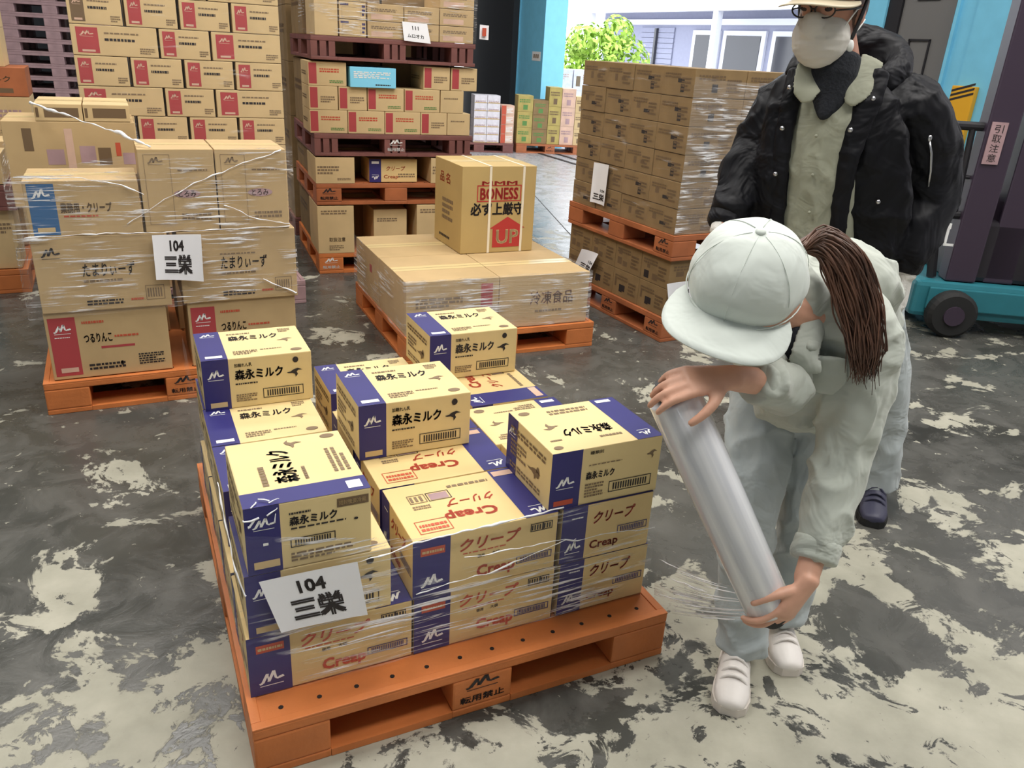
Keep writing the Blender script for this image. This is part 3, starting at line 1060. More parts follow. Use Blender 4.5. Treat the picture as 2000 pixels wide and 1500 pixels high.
carton_type('tama', 'large_brown_carton', 0.49, 0.34, 0.314, 'card',
            {'front': [E('black', 0.06, 0.72, 0.14, 0.14), T('たまりぃーず', 'black', 0.34, 0.46, 0.40, 0.18, sh=0.15), L('grey', 0.34, 0.38, 0.3, 0.05, 1),
                       L('black', 0.34, 0.07, 0.28, 0.08, 2), *Wd('grey', 0.80, 0.10, 0.15, 0.2, 6), L('grey', 0.34, 0.66, 0.3, 0.03, 1), L('redink', 0.68, 0.1, 0.1, 0.05, 1)]}, tape='tape')
carton_type('bluelab', 'blue_label_carton', 0.405, 0.33, 0.217, 'card',
            {'front': [R('blue_panel', 'blue', 0.03, 0.03, 0.23, 0.92), E('white', 0.06, 0.66, 0.16, 0.2), R('date_plate', 'card2', 0.07, 0.09, 0.15, 0.08, lay=1),
                       T('業務用・クリープ', 'brownp', 0.29, 0.42, 0.45, 0.19, b=0.03), L('redink', 0.31, 0.34, 0.30, 0.05, 1)]}, tape='tape')
carton_type('tallb', 'tall_brown_carton', 0.288, 0.34, 0.336, 'card',
            {'front': [E('grey', 0.12, 0.82, 0.20, 0.09), D_('frame', 'outlined_panel', 'grey', 0.07, 0.10, 0.34, 0.84, t=0.0015), L('grey', 0.5, 0.74, 0.4, 0.03, 1),
                       D_('oval', 'oval_mark', 'mauve', 0.42, 0.42, 0.36, 0.10), T('とろみ', 'grey', 0.48, 0.43, 0.24, 0.08, lay=1), L('grey', 0.5, 0.14, 0.4, 0.1, 2)]}, tape='tape')
carton_type('patch', 'patchwork_print_carton', 0.52, 0.40, 0.366, 'card',
            {'front': [R('print_block', 'brownp', 0.14, 0.66, 0.07, 0.26), R('print_block', 'mauve', 0.30, 0.50, 0.13, 0.18), R('print_block', 'pinkcard', 0.45, 0.20, 0.06, 0.72),
                       R('print_block', 'mauve', 0.55, 0.52, 0.12, 0.2), L('brownp', 0.55, 0.08, 0.12, 0.3, 5), R('print_block', 'brownp', 0.69, 0.5, 0.1, 0.2),
                       L('brownp', 0.69, 0.05, 0.12, 0.4, 6), R('print_block', 'redink', 0.83, 0.60, 0.04, 0.16), R('print_block', 'brownp', 0.16, 0.12, 0.06, 0.3),
                       R('print_block', 'brownp', 0.87, 0.08, 0.11, 0.3), L('brownp', 0.28, 0.08, 0.14, 0.34, 6), R('print_block', 'mauve', 0.88, 0.5, 0.1, 0.14)]}, tape='tape')
carton_type('plate', 'flat_tan_carton', 0.185, 0.40, 0.072, 'card2',
            {'front': [R('dark_panel', 'brownp', 0.20, 0.22, 0.72, 0.56), R('dark_panel', 'brownp', 0.03, 0.22, 0.06, 0.56)]}, tape='tape')


def c1_(key, u, v, z, label, rz=0.0, group='cartons in the left wrapped stack'):
    put_carton(key, F1, u, v, z, rz, label, group)


c1_('thick', 0.275, 0.20, 0.144, 'red-panelled brown carton at the bottom left of the wrapped left stack')
c1_('thick', 0.826, 0.20, 0.144, 'red-panelled brown carton at the bottom right of the left stack, behind a milk carton')
c1_('tama', 0.290, 0.19, 0.441, 'large brown carton left of the hanging sheet, middle layer of left stack')
c1_('tama', 0.826, 0.19, 0.441, 'large brown carton right of the hanging sheet, middle layer of left stack')
c1_('bluelab', 0.255, 0.185, 0.756, 'blue-panelled brown carton at the top left of the left stack')
c1_('tallb', 0.612, 0.19, 0.756, 'tall brown carton at the top middle of the left stack, with outlined panel')
c1_('tallb', 0.905, 0.19, 0.756, 'tall brown carton at the top right of the left stack, under glinting film')
for uu, nm in ((0.29, 'left'), (0.826, 'right')):
    c1_('tama', uu, 0.73, 0.144, 'large brown carton at the bottom back %s of the left stack' % nm)
    c1_('tama', uu, 0.73, 0.459, 'large brown carton at the middle back %s of the left stack' % nm)
c1_('patch', 0.225, 0.76, 0.774, 'carton with a patchwork of brown print behind the blue-panelled one')
c1_('plate', 0.190, 0.76, 1.1415, 'flat tan carton with dark panel, left of two on the patchwork carton')
c1_('plate', 0.379, 0.76, 1.1415, 'flat tan carton with dark panel, right of two on the patchwork carton')

# ---- pallet with the UP box -----------------------------------------------------------
carton_type('wrapa', 'wide_brown_carton', 0.51, 0.52, 0.287, 'card', {'front': [R('maroon_panel', 'red', 0.80, 0.10, 0.13, 0.80), L('grey', 0.1, 0.5, 0.5, 0.2, 3)], 'top': []}, tape='tape')
carton_type('wrapb', 'wide_brown_carton', 0.54, 0.52, 0.287, 'card',
            {'front': [T('冷凍食品', 'pinkcard', 0.34, 0.42, 0.48, 0.26), L('grey', 0.40, 0.26, 0.3, 0.07, 1)],
             'left': [R('red_mark', 'red', 0.62, 0.55, 0.1, 0.16)]}, tape='tape')
G2 = 'wide cartons under the upright box'
put_carton('wrapa', F2, 0.262, 0.29, 0.144, 0, 'wide brown carton at the front left of the film-wrapped low load', G2)
put_carton('wrapb', F2, 0.790, 0.29, 0.144, 0, 'wide brown carton at the front right of the low load, faded red print', G2)
put_carton('wrapb', F2, 0.275, 0.815, 0.144, 0, 'wide brown carton at the back left of the film-wrapped low load', G2)
put_carton('wrapa', F2, 0.805, 0.815, 0.144, 0, 'wide brown carton directly beneath the tall upright box', G2)
carton_type('up', 'upright_box', 0.46, 0.44, 0.492, 'upcard',
            {'front': [D_('uparrow', 'red_arrow', 'upred', 0.43, 0.06, 0.40, 0.36), T('UP', 'card2', 0.48, 0.10, 0.31, 0.17, lay=2, b=0.02),
                       T('必ず上厳守', 'black', 0.12, 0.44, 0.72, 0.15, b=0.03), T('BONESS', 'upred', 0.24, 0.62, 0.52, 0.14, b=0.03),
                       D_('frame', 'red_ring', 'upred', 0.20, 0.60, 0.60, 0.19, t=0.006), T('MMM', 'upred', 0.26, 0.785, 0.48, 0.05, b=0.02)],
             'left': [T('品', 'redink', 0.2, 0.74, 0.16, 0.12), T('名', 'redink', 0.42, 0.74, 0.16, 0.12), L('grey', 0.3, 0.3, 0.4, 0.28, 4), L('black', 0.2, 0.08, 0.4, 0.05, 1)]}, tape='tape')
ub = put_carton('up', F2, 0.705, 0.755, 0.4335, 0.02, 'tall upright brown box with red UP arrow, tied with two cream bands', cat='box')
for x in (-0.058, 0.150):
    b = MB()
    b.box(x - 0.007, x + 0.007, -0.223, -0.2195, 0, 0.4945)
    b.box(x - 0.007, x + 0.007, -0.223, 0.223, 0.4915, 0.4945)
    b.box(x - 0.007, x + 0.007, 0.2195, 0.223, 0, 0.4945)
    b.build('strap', M['strap'], ub)

# ---- right-hand stack of small cartons --------------------------------------------------
for i in range(3):
    rr = random.Random(i + 20)

    def patches(nn):
        out = [L('brownp', 0.08, 0.62, 0.5, 0.2, 2), L('brownp', 0.62, 0.2, 0.28, 0.5, 4)]
        for _ in range(nn):
            out.append(R('faded_print', rr.choice(['brownp', 'brownp', 'black']), rr.uniform(0.05, 0.7), rr.uniform(0.1, 0.6), rr.uniform(0.06, 0.22), rr.uniform(0.08, 0.3)))
        return out
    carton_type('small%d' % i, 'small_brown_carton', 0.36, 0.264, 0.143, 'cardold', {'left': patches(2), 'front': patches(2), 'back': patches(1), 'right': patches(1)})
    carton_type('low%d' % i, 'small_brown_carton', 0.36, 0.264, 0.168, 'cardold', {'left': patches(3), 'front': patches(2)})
ORD = ['nearest', 'second', 'third', 'fourth']
ROW = ['bottom', 'second lowest', 'third lowest', 'third highest', 'second highest', 'top']
G3 = 'small cartons in the right-hand stack'
rr = random.Random(5)
for row in range(6):
    z = 0.628 + 0.1455 * row
    for cv in range(4):
        put_carton('small%d' % rr.randrange(3), F3, 0.015 + 0.18 + rr.uniform(-0.004, 0.004), 0.02 + 0.266 * cv + 0.133, z, 0,
                   'small brown carton on the left face of the right stack, %s column, %s row' % (ORD[cv], ROW[row]), G3)
    for cu in (1, 2):
        put_carton('small%d' % rr.randrange(3), F3, 0.015 + 0.362 * cu + 0.18, 0.02 + 0.133, z, 0,
                   'small brown carton on the right face of the right stack, %s column, %s row' % (('', 'middle', 'far')[cu], ROW[row]), G3)
for row in range(2):
    z = 0.144 + 0.1695 * row
    for cv in range(4):
        put_carton('low%d' % rr.randrange(3), F3, 0.02 + 0.18, 0.02 + 0.266 * cv + 0.133, z, 0,
                   'small brown carton between the two right-hand pallets, %s column, %s' % (ORD[cv], ('lower', 'upper')[row]), G3)
    put_carton('low1', F3, 0.02 + 0.362 * 2 + 0.18, 0.153, z, 0, 'small brown carton under the far end of the raised pallet, %s' % ('lower', 'upper')[row], G3)

# ---- middle stack of four pallets -------------------------------------------------------
carton_type('rstripe', 'red_stripe_carton', 0.246, 0.35, 0.1465, 'card2',
            {'front': [R('red_panel', 'red', 0.02, 0.08, 0.20, 0.86), L('redink', 0.3, 0.55, 0.5, 0.2, 2), L('green', 0.55, 0.12, 0.36, 0.14, 2)],
             'left': [L('grey', 0.1, 0.4, 0.6, 0.2, 2)]})
carton_type('rstripe2', 'red_stripe_carton', 0.186, 0.35, 0.1465, 'card2',
            {'front': [R('red_panel', 'red', 0.04, 0.08, 0.26, 0.86), L('grey', 0.4, 0.3, 0.5, 0.3, 3)], 'left': [L('grey', 0.1, 0.4, 0.6, 0.2, 2)]})
carton_type('plain4', 'plain_tan_carton', 0.165, 0.35, 0.1465, 'card2', {'front': [L('grey', 0.15, 0.6, 0.6, 0.1, 1)]})
carton_type('cyan', 'cyan_carton', 0.305, 0.34, 0.125, 'skyblue', {'front': [L('white', 0.08, 0.45, 0.8, 0.35, 4), L('black', 0.55, 0.1, 0.33, 0.1, 1)]})
carton_type('tan26', 'plain_tan_carton', 0.262, 0.4, 0.172, 'card2', {'front': [L('grey', 0.05, 0.35, 0.55, 0.35, 3), L('grey', 0.55, 0.12, 0.35, 0.1, 2)]})
carton_type('tan25', 'plain_tan_carton', 0.25, 0.4, 0.33, 'card2', {'front': [L('grey', 0.1, 0.82, 0.7, 0.1, 2), T('取扱注意', 'grey', 0.3, 0.25, 0.45, 0.09), L('grey', 0.3, 0.06, 0.4, 0.12, 3)]})
carton_type('tan20', 'plain_tan_carton', 0.24, 0.4, 0.29, 'card2', {'front': [L('grey', 0.1, 0.7, 0.6, 0.1, 2)]})
carton_type('creap4', 'creamer_carton', 0.34, 0.3, 0.157, 'creapcard',
            {'front': [R('stripe', 'navy', 0, 0, 0.245, 1), E('white', 0.05, 0.12, 0.15, 0.2, rot=2), R('date_plate', 'white', 0.05, 0.8, 0.15, 0.1, lay=1),
                       T('クリープ', 'redink', 0.35, 0.5, 0.4, 0.2, sh=0.2), T('Creap', 'redink', 0.3, 0.12, 0.3, 0.2), L('grey', 0.6, 0.2, 0.35, 0.2, 2)]})
carton_type('tall4', 'plain_tan_carton', 0.145, 0.4, 0.36, 'card2', {'front': [L('grey', 0.2, 0.7, 0.5, 0.06, 1)]})
carton_type('tick4', 'inked_tan_carton', 0.17, 0.4, 0.10, 'card2', {'front': [L('navy', 0.05, 0.75, 0.3, 0.2, 1), L('navy', 0.85, 0.2, 0.12, 0.7, 3), D_('frame', 'outlined_panel', 'grey', 0.1, 0.1, 0.7, 0.6, t=0.001)]})
carton_type('wide4', 'plain_tan_carton', 0.235, 0.4, 0.10, 'card', {'front': [L('grey', 0.1, 0.55, 0.7, 0.2, 2), R('pale_panel', 'pinkcard', 0.1, 0.1, 0.6, 0.3)]})
G4 = 'cartons in the four-pallet middle stack'


def c4(key, u0, z, label, v=0.2):
    Lx = _CARTON[key][3][0]
    put_carton(key, F4, u0 + Lx / 2, v, z, 0, label, G4)


c4('tan25', 0.0, 0.145, 'pale tan carton at the left corner above the lowest middle pallet')
c4('tan20', 0.40, 0.145, 'tan carton standing back in the dark gap above the lowest middle pallet', 0.255)
c4('tan25', 0.70, 0.145, 'pale tan carton half hidden behind the tall upright box')
c4('tan26', 0.0, 0.627, 'pale tan carton at the left corner above the second middle pallet')
c4('creap4', 0.372, 0.627, 'navy-striped creamer carton seen in the dark gap under the maroon pallet')
c4('tan26', 0.80, 0.627, 'pale tan carton behind the tall upright box, above the second pallet')
names1 = ['leftmost', 'second', 'third', 'fourth', 'rightmost']
u = -0.02
for i, kk in enumerate(['rstripe', 'rstripe', 'rstripe', 'rstripe2', 'plain4']):
    c4(kk, u, 0.953, 'red-striped tan carton, %s in the lowest row on the maroon pallet' % names1[i])
    u += _CARTON[kk][3][0] + 0.004
u = -0.02
for i, kk in enumerate(['rstripe2', 'rstripe2', 'rstripe', 'rstripe', 'plain4']):
    c4(kk, u, 1.101, 'red-striped tan carton, %s in the second row on the maroon pallet' % names1[i])
    u += _CARTON[kk][3][0] + 0.006
u = -0.02
c4('rstripe', -0.02, 1.249, 'red-striped tan carton just left of the cyan one')
c4('cyan', 0.245, 1.249, 'cyan carton with white lines in the middle stack', 0.17)
c4('rstripe2', 0.745, 1.249, 'red-striped tan carton right of the dark gap beside the cyan one')
c4('rstripe2', 0.94, 1.249, 'red-striped tan carton at the right end of the cyan one\'s row')
c4('tall4', 0.03, 1.552, 'tall plain tan carton at the left end of the topmost middle pallet')
for j in range(3):
    zz = 1.552 + 0.103 * j
    rn = ('bottom', 'middle', 'top')[j]
    c4('tick4', 0.185, zz, 'blue-inked tan carton on the topmost middle pallet, %s of its column' % rn)
    if j < 2:
        c4('wide4', 0.365, zz, 'wide tan carton left of the white sheet on the topmost pallet, %s' % rn)
        c4('wide4', 0.605, zz, 'wide tan carton behind the white sheet on the topmost pallet, %s' % rn)
    c4('wide4', 0.845, zz, 'wide tan carton right of the white sheet on the topmost pallet, %s' % rn)

# the same loads continue towards the back of the pallets, and another stack stands behind
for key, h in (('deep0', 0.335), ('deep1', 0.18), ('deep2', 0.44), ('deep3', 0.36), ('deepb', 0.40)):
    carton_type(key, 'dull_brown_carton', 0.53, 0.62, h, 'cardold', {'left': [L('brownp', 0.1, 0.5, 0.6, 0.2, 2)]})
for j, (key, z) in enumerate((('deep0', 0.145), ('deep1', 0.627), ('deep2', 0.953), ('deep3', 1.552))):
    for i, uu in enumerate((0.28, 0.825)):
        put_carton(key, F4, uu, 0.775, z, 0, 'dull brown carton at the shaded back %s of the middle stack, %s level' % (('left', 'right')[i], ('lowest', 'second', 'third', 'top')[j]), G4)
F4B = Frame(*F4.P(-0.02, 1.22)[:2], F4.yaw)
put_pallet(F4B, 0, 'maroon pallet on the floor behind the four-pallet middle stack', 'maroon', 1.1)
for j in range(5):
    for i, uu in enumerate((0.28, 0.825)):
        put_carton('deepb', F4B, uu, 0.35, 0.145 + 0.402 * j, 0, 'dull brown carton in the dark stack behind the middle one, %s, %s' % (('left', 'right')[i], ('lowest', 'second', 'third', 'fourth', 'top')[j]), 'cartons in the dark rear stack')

# ---- tall stack with red tags behind the left one --------------------------------------
tagf = lambda m: {'front': [R('tag_panel', m, 0.06, 0.08, 0.25, 0.84), E('pinkcard', 0.10, 0.62, 0.16, 0.2), R('date_plate', 'pinkcard', 0.11, 0.12, 0.15, 0.07, lay=1),
                            L('black', 0.38, 0.48, 0.35, 0.14, 1), L('grey', 0.38, 0.72, 0.4, 0.08, 1), L('grey', 0.78, 0.1, 0.18, 0.22, 3)]}
for key, m in (('tagr', 'red'), ('tagb', 'brownp')):
    carton_type(key + 'L', 'tagged_carton', 0.40, 0.26, 0.143, 'card2', tagf(m))
    carton_type(key + 'M', 'tagged_carton', 0.36, 0.26, 0.143, 'card2', tagf(m))
    carton_type(key + 'S', 'tagged_carton', 0.246, 0.40, 0.143, 'card2', tagf(m))
F5 = Frame(*F1.P(0.262, 1.28)[:2], F1.yaw)
put_pallet(F5, 0, 'mauve pallet on the floor beneath the tall red-tagged stack', 'mauve', 1.1)
G5 = 'red-tagged cartons in the tall stack'
carton_type('base5', 'plain_tan_carton', 0.50, 0.5, 0.37, 'card2', {'front': [L('grey', 0.1, 0.6, 0.5, 0.1, 2)]}, tape='tape')
put_carton('base5', F5, 0.26, 0.30, 0.144, 0, 'plain tan carton low in the tall stack, left, behind the left stack', G5)
put_carton('base5', F5, 0.78, 0.30, 0.144, 0, 'plain tan carton low in the tall stack, right, behind the left stack', G5)
rows5 = [['rL', 'rS', 'rM'], ['rS', 'rS', 'rS', 'rS'], ['rL', 'rS', 'rM'], ['rS', 'rS', 'rS', 'rS'], ['rL', 'rS', 'rM'], ['rS', 'rS', 'rS', 'rS'], ['rL', 'rS', 'rM'], ['bS', 'rS', 'rS', 'rS'], ['bL', 'rS', 'rM']]
names5 = ['ninth', 'eighth', 'seventh', 'sixth', 'fifth', 'fourth', 'third', 'second', 'top']
n4 = ['leftmost', 'second from left', 'third from left', 'rightmost']
n3 = ['leftmost', 'middle', 'rightmost']
for r_, row in enumerate(rows5):
    z = 0.5155 + 0.146 * r_
    u = 0.0
    gap = (1.03 - sum(_CARTON['tag' + q][3][0] for q in row)) / (len(row) - 1)
    for i, q in enumerate(row):
        l = _CARTON['tag' + q][3][0]
        w = _CARTON['tag' + q][3][1]
        put_carton('tag' + q, F5, u + l / 2, 0.04 + w / 2, z, 0,
                   '%s-tagged tan carton, %s in the %s row of the tall stack' % ('brown' if q[0] == 'b' else 'red', (n4 if len(row) == 4 else n3)[i], names5[r_]), G5)
        u += l + gap
for i, (uu, ll) in enumerate(((0.0, 'left'), (0.42, 'middle'), (0.68, 'right'))):
    key = ('tagrL', 'tagrS', 'tagrM')[i]
    put_carton(key, F5, uu + _CARTON[key][3][0] / 2, 0.04 + _CARTON[key][3][1] / 2, 0.5155 + 0.146 * 9, 0, 'red-tagged tan carton crowning the tall stack at its %s' % ll, G5)

# ---- far left: teal label stack, orange carton stack, stacked empty pallets ----------------
F6 = Frame(*F1.P(-1.27, 1.93)[:2], F1.yaw)
put_pallet(F6, 0, 'orange pallet on the floor at the left frame edge', 'orange', 1.1)
put_pallet(F6, 0.50, 'maroon pallet raised on cartons at the left frame edge', 'maroon', 1.1)
carton_type('teal6', 'teal_label_carton', 0.34, 0.3, 0.35, 'card2', {'front': [R('teal_panel', 'teal', 0.03, 0.04, 0.5, 0.8), L('grey', 0.6, 0.6, 0.35, 0.2, 3)]})
carton_type('tan6', 'plain_tan_carton', 0.30, 0.3, 0.17, 'card2', {'front': [L('redink', 0.2, 0.6, 0.4, 0.12, 1), L('grey', 0.2, 0.2, 0.5, 0.2, 2)]})
put_carton('teal6', F6, 0.90, 0.19, 0.145, 0, 'carton with a teal panel on the pallet at the left frame edge', 'cartons at the left frame edge')
put_carton('tan6', F6, 0.91, 0.19, 0.645, 0, 'plain tan carton on the raised maroon pallet at the left edge', 'cartons at the left frame edge')
for i, (uu, vv, nm) in enumerate(((0.20, 0.19, 'far left front'), (0.55, 0.19, 'middle front'), (0.20, 0.80, 'far left back'), (0.90, 0.80, 'right back'))):
    put_carton('teal6', F6, uu, vv, 0.145, 0, 'teal-panelled carton under the raised maroon pallet at the left edge, %s' % nm, 'cartons at the left frame edge')
    put_carton('tan6', F6, uu, vv, 0.645, 0, 'plain tan carton on the raised maroon pallet at the left edge, %s' % nm, 'cartons at the left frame edge')
F7 = Frame(*F1.P(-1.18, 3.05)[:2], F1.yaw)
put_pallet(F7, 0, 'maroon pallet under the orange-carton column at the left edge', 'maroon', 1.1)
carton_type('pale7', 'pale_tan_carton', 0.62, 0.4, 0.30, 'card2', {'front': [L('mauve', 0.5, 0.55, 0.4, 0.2, 2), L('grey', 0.5, 0.2, 0.4, 0.1, 2)]})
for i in range(3):
    put_carton('pale7', F7, 0.78, 0.21, 0.144 + 0.302 * i, 0, 'pale tan carton under the orange one at the left edge, %s' % ('bottom', 'middle', 'upper')[i], 'cartons in the far left column')
carton_type('orange7', 'orange_carton', 0.62, 0.4, 0.185, 'orangedull', {'front': [T('ミルク', 'brownp', 0.6, 0.5, 0.25, 0.2), R('dark_panel', 'brownp', 0.5, 0.12, 0.36, 0.16)]})
put_carton('orange7', F7, 0.78, 0.21, 1.052, 0, 'orange carton at the left frame edge beside the stacked pallets')
carton_type('pale7b', 'pale_tan_carton', 0.52, 0.36, 0.24, 'card2', {'front': [L('grey', 0.3, 0.3, 0.5, 0.4, 4)]})
for i in range(2):
    put_carton('pale7b', F7, 0.715, 0.22, 1.239 + 0.242 * i, 0, 'pale tan carton on the orange one at the left edge, %s' % ('lower', 'upper')[i], 'cartons in the far left column')
FS = Frame(-6.45, 10.45, 0.35)
for i in range(17):
    put_pallet(FS, 0.1445 * i, 'empty mauve pallet in the tall stack at upper left, number %d from the floor' % (i + 1), 'mauve', 1.1, 'far', group='stack of empty pallets')


# ------------------------------------------------------------------ far loads near the doorway
F8 = Frame(-1.27, 12.78, 0.25)
put_pallet(F8, 0, 'maroon pallet far back under white wrapped trays by the doorway', 'maroon', 1.1, 'far')
carton_type('tray', 'wrapped_tray', 0.20, 0.3, 0.115, 'canwhite', {'front': [L('mauve', 0.1, 0.1, 0.8, 0.25, 2), R('tray_rim', 'card2', 0.02, 0.0, 0.96, 0.12)]})
carton_type('redend', 'red_tray_carton', 0.20, 0.3, 0.14, 'pinkcard', {'front': [R('red_panel', 'redink', 0.0, 0.02, 0.35, 0.96), L('white', 0.4, 0.2, 0.5, 0.6, 4)]})
for c_ in range(2):
    for r_ in range(6):
        put_carton('tray', F8, 0.56 + 0.205 * c_, 0.18, 0.145 + 0.117 * r_, 0, 'white wrapped tray of cans far back, %s column, %s level' % (('left', 'right')[c_], ('lowest', 'second', 'third', 'fourth', 'fifth', 'top')[r_]), 'white wrapped trays by the doorway')
for r_ in range(4):
    put_carton('redend', F8, 0.995, 0.18, 0.145 + 0.142 * r_, 0, 'red-ended carton far back beside the white trays, %s' % ('lowest', 'second', 'third', 'top')[r_], 'red-ended cartons by the doorway')
for r_ in range(3):
    put_carton('redend', F8, 0.995, 0.60, 0.145 + 0.142 * r_, 0, 'red-ended carton in the row behind, far back, %s' % ('lowest', 'middle', 'top')[r_], 'red-ended cartons by the doorway')
carton_type('post', 'narrow_tan_carton', 0.11, 0.2, 0.36, 'pinkcard', {'front': [D_('oval', 'oval_mark', 'brownp', 0.3, 0.55, 0.4, 0.2)]})
put_carton('tray', F8, 0.75, 0.65, 0.145, 0, 'white wrapped tray in the second row far back', 'white wrapped trays by the doorway')
F9 = Frame(-0.16, 13.15, 0.18)
put_pallet(F9, 0, 'orange pallet farthest back, with tall goods beside the doorway', 'orangedull', 0.6, marks='c')
cols = [('olive', 0.24, 0.72, 'olive', 'green'), ('darkg', 0.24, 0.66, 'cardold', 'green'), ('oliveb', 0.20, 0.86, 'olive', 'brownp'), ('pinkt', 0.22, 0.85, 'pinkcard', 'mauve'), ('tanr', 0.16, 0.74, 'card2', 'grey')]
u = 0.0
for key, w, h, m, ink in cols:
    carton_type(key, 'tall_goods_carton', w, 0.34, h / 3 - 0.002, m, {'front': [L(ink, 0.1, 0.55, 0.7, 0.25, 2), R('print_block', ink, 0.35, 0.12, 0.3, 0.3)]})
    for r_ in range(3):
        put_carton(key, F9, u + w / 2, 0.2, 0.145 + h / 3 * r_, 0, '%s carton far back beside the doorway, %s of three' % ({'olive': 'leftmost olive', 'darkg': 'dark green-marked', 'oliveb': 'taller olive', 'pinkt': 'pinkish tan', 'tanr': 'narrow tan'}[key], ('lowest', 'middle', 'topmost')[r_]), 'tall goods by the doorway')
    u += w + 0.006
# goods standing just outside
carton_type('yard', 'pale_goods_carton', 0.5, 0.4, 0.36, 'canwhite', {'front': [R('print_block', 'grey', 0.1, 0.2, 0.16, 0.5), L('pinkcard', 0.35, 0.5, 0.5, 0.3, 3)]})
F10 = Frame(0.25, 15.6, 0.2)
put_pallet(F10, 0, 'mauve pallet of pale goods just inside the doorway, farthest away', 'mauve', 1.1, 'far')
for r_ in range(3):
    put_carton('yard', F10, 0.30, 0.25, 0.145 + 0.362 * r_, 0, 'pale goods carton far beyond the orange pallet, left column, %s' % ('low', 'middle', 'top')[r_], 'pale goods at the doorway')
    put_carton('yard', F10, 0.82, 0.25, 0.145 + 0.362 * r_, 0, 'pale goods carton far beyond the orange pallet, right column, %s' % ('low', 'middle', 'top')[r_], 'pale goods at the doorway')

# ------------------------------------------------------------------ forklift at the right edge
FK = Frame(2.62, 4.93, -0.12)
fk = empty('forklift', FK.P(0, 0), FK.yaw)
tag(fk, 'black and teal reach truck parked at the right edge of the hall', 'forklift')
b = MB()
b.box(-0.10, 1.6, 0.02, 0.95, 0.10, 0.33, bev=0.03)
b.build('chassis', M['truckteal'], fk)
b = MB()
b.box(-0.02, 1.62, -0.004, 0.019, 0.16, 0.30, bev=0.008)
b.build('skirt', M['truckteal'], fk)


def wheel(x, y, r, w, parent):
    b = MB()
    prof = [(0, -w / 2), (r * 0.86, -w / 2), (r, -w / 2 + 0.02), (r, w / 2 - 0.02), (r * 0.86, w / 2), (0, w / 2)]
    n = 28
    vs, fs = [], []
    for rr_, yy in prof:
        for k in range(n):
            a = 2 * PI * k / n
            vs.append((x + rr_ * math.cos(a), y + yy, r + rr_ * math.sin(a)))
    for i in range(len(prof) - 1):
        for k in range(n):
            fs.append((i * n + k, i * n + (k + 1) % n, (i + 1) * n + (k + 1) % n, (i + 1) * n + k))
    b.add(vs, fs)
    w_ = b.build('wheel', M['rubber'], parent)
    b = MB()
    b.tube([(x, y - w / 2 - 0.012, r), (x, y - w / 2 + 0.01, r)], r * 0.42, 16)
    b.build('hub', M['trucktrim'], w_)


wheel(0.13, -0.03, 0.148, 0.11, fk)
wheel(1.35, -0.03, 0.148, 0.11, fk)
wheel(0.13, 0.9, 0.148, 0.11, fk)
b = MB()
b.box(0.10, 1.6, 0.10, 0.9, 0.335, 0.72, bev=0.03)
b.box(0.16, 0.9, 0.30, 0.9, 0.72, 0.86, bev=0.02)
b.box(0.34, 1.6, 0.42, 0.9, 0.80, 1.30, bev=0.04)
b.build('body', M['truckblack'], fk)
b = MB()
b.tube([(-0.06, 0.12, 0.70), (-0.14, 0.12, 1.15), (-0.125, 0.12, 1.23), (-0.07, 0.12, 1.265), (0.22, 0.12, 1.265)], 0.026, 10)
b.tube([(-0.06, 0.12, 0.74), (0.22, 0.12, 0.74)], 0.026, 10)
b.tube([(-0.05, 0.12, 0.74), (0.02, 0.14, 0.34)], 0.03, 8)
b.tube([(0.05, 0.12, 0.74), (0.025, 0.12, 1.26)], 0.02, 8)
b.tube([(-0.10, 0.12, 0.97), (0.16, 0.12, 0.97)], 0.012, 8)
b.build('load_guard', M['blackp'], fk)
b = MB()
b.box(0.08, 0.26, 0.06, 0.20, 0.335, 3.2, bev=0.01)
b.box(0.32, 0.50, 0.10, 0.24, 0.335, 3.2, bev=0.01)
b.build('mast', M['trucktrim'], fk)
b = MB()
b.box(0.60, 0.66, 0.04, 0.09, 0.335, 1.75)
b.tube([(0.62, 0.07, 0.45), (0.9, 0.07, 0.9), (1.0, 0.07, 1.4)], 0.018, 8)
b.tube([(0.75, 0.05, 0.42), (0.62, 0.05, 0.75)], 0.012, 8)
b.build('hydraulic_line', M['trucktrim'], fk)
b = MB()
b.box(0.10, 0.19, 0.050, 0.0575, 1.06, 1.30)
lp = b.build('label_plate', M['mauve'], fk)
decal_plane('lettering', 'black', lp, Vector((0.12, 0.0495, 1.07)), X, Z, -Y, [('text', 0.0, 0.17, 0.05, 0.045, dict(s='引')), ('text', 0.0, 0.115, 0.05, 0.045, dict(s='取')), ('text', 0.0, 0.06, 0.05, 0.045, dict(s='注')), ('text', 0.0, 0.005, 0.05, 0.045, dict(s='意'))])
b = MB()
b.box(-0.03, 0.04, 0.08, 0.087, 0.655, 0.69)
b.box(0.02, 0.035, 0.08, 0.087, 0.56, 0.66)
b.box(0.02, 0.08, 0.08, 0.087, 0.55, 0.565)
b.build('white_bracket', M['white'], fk)


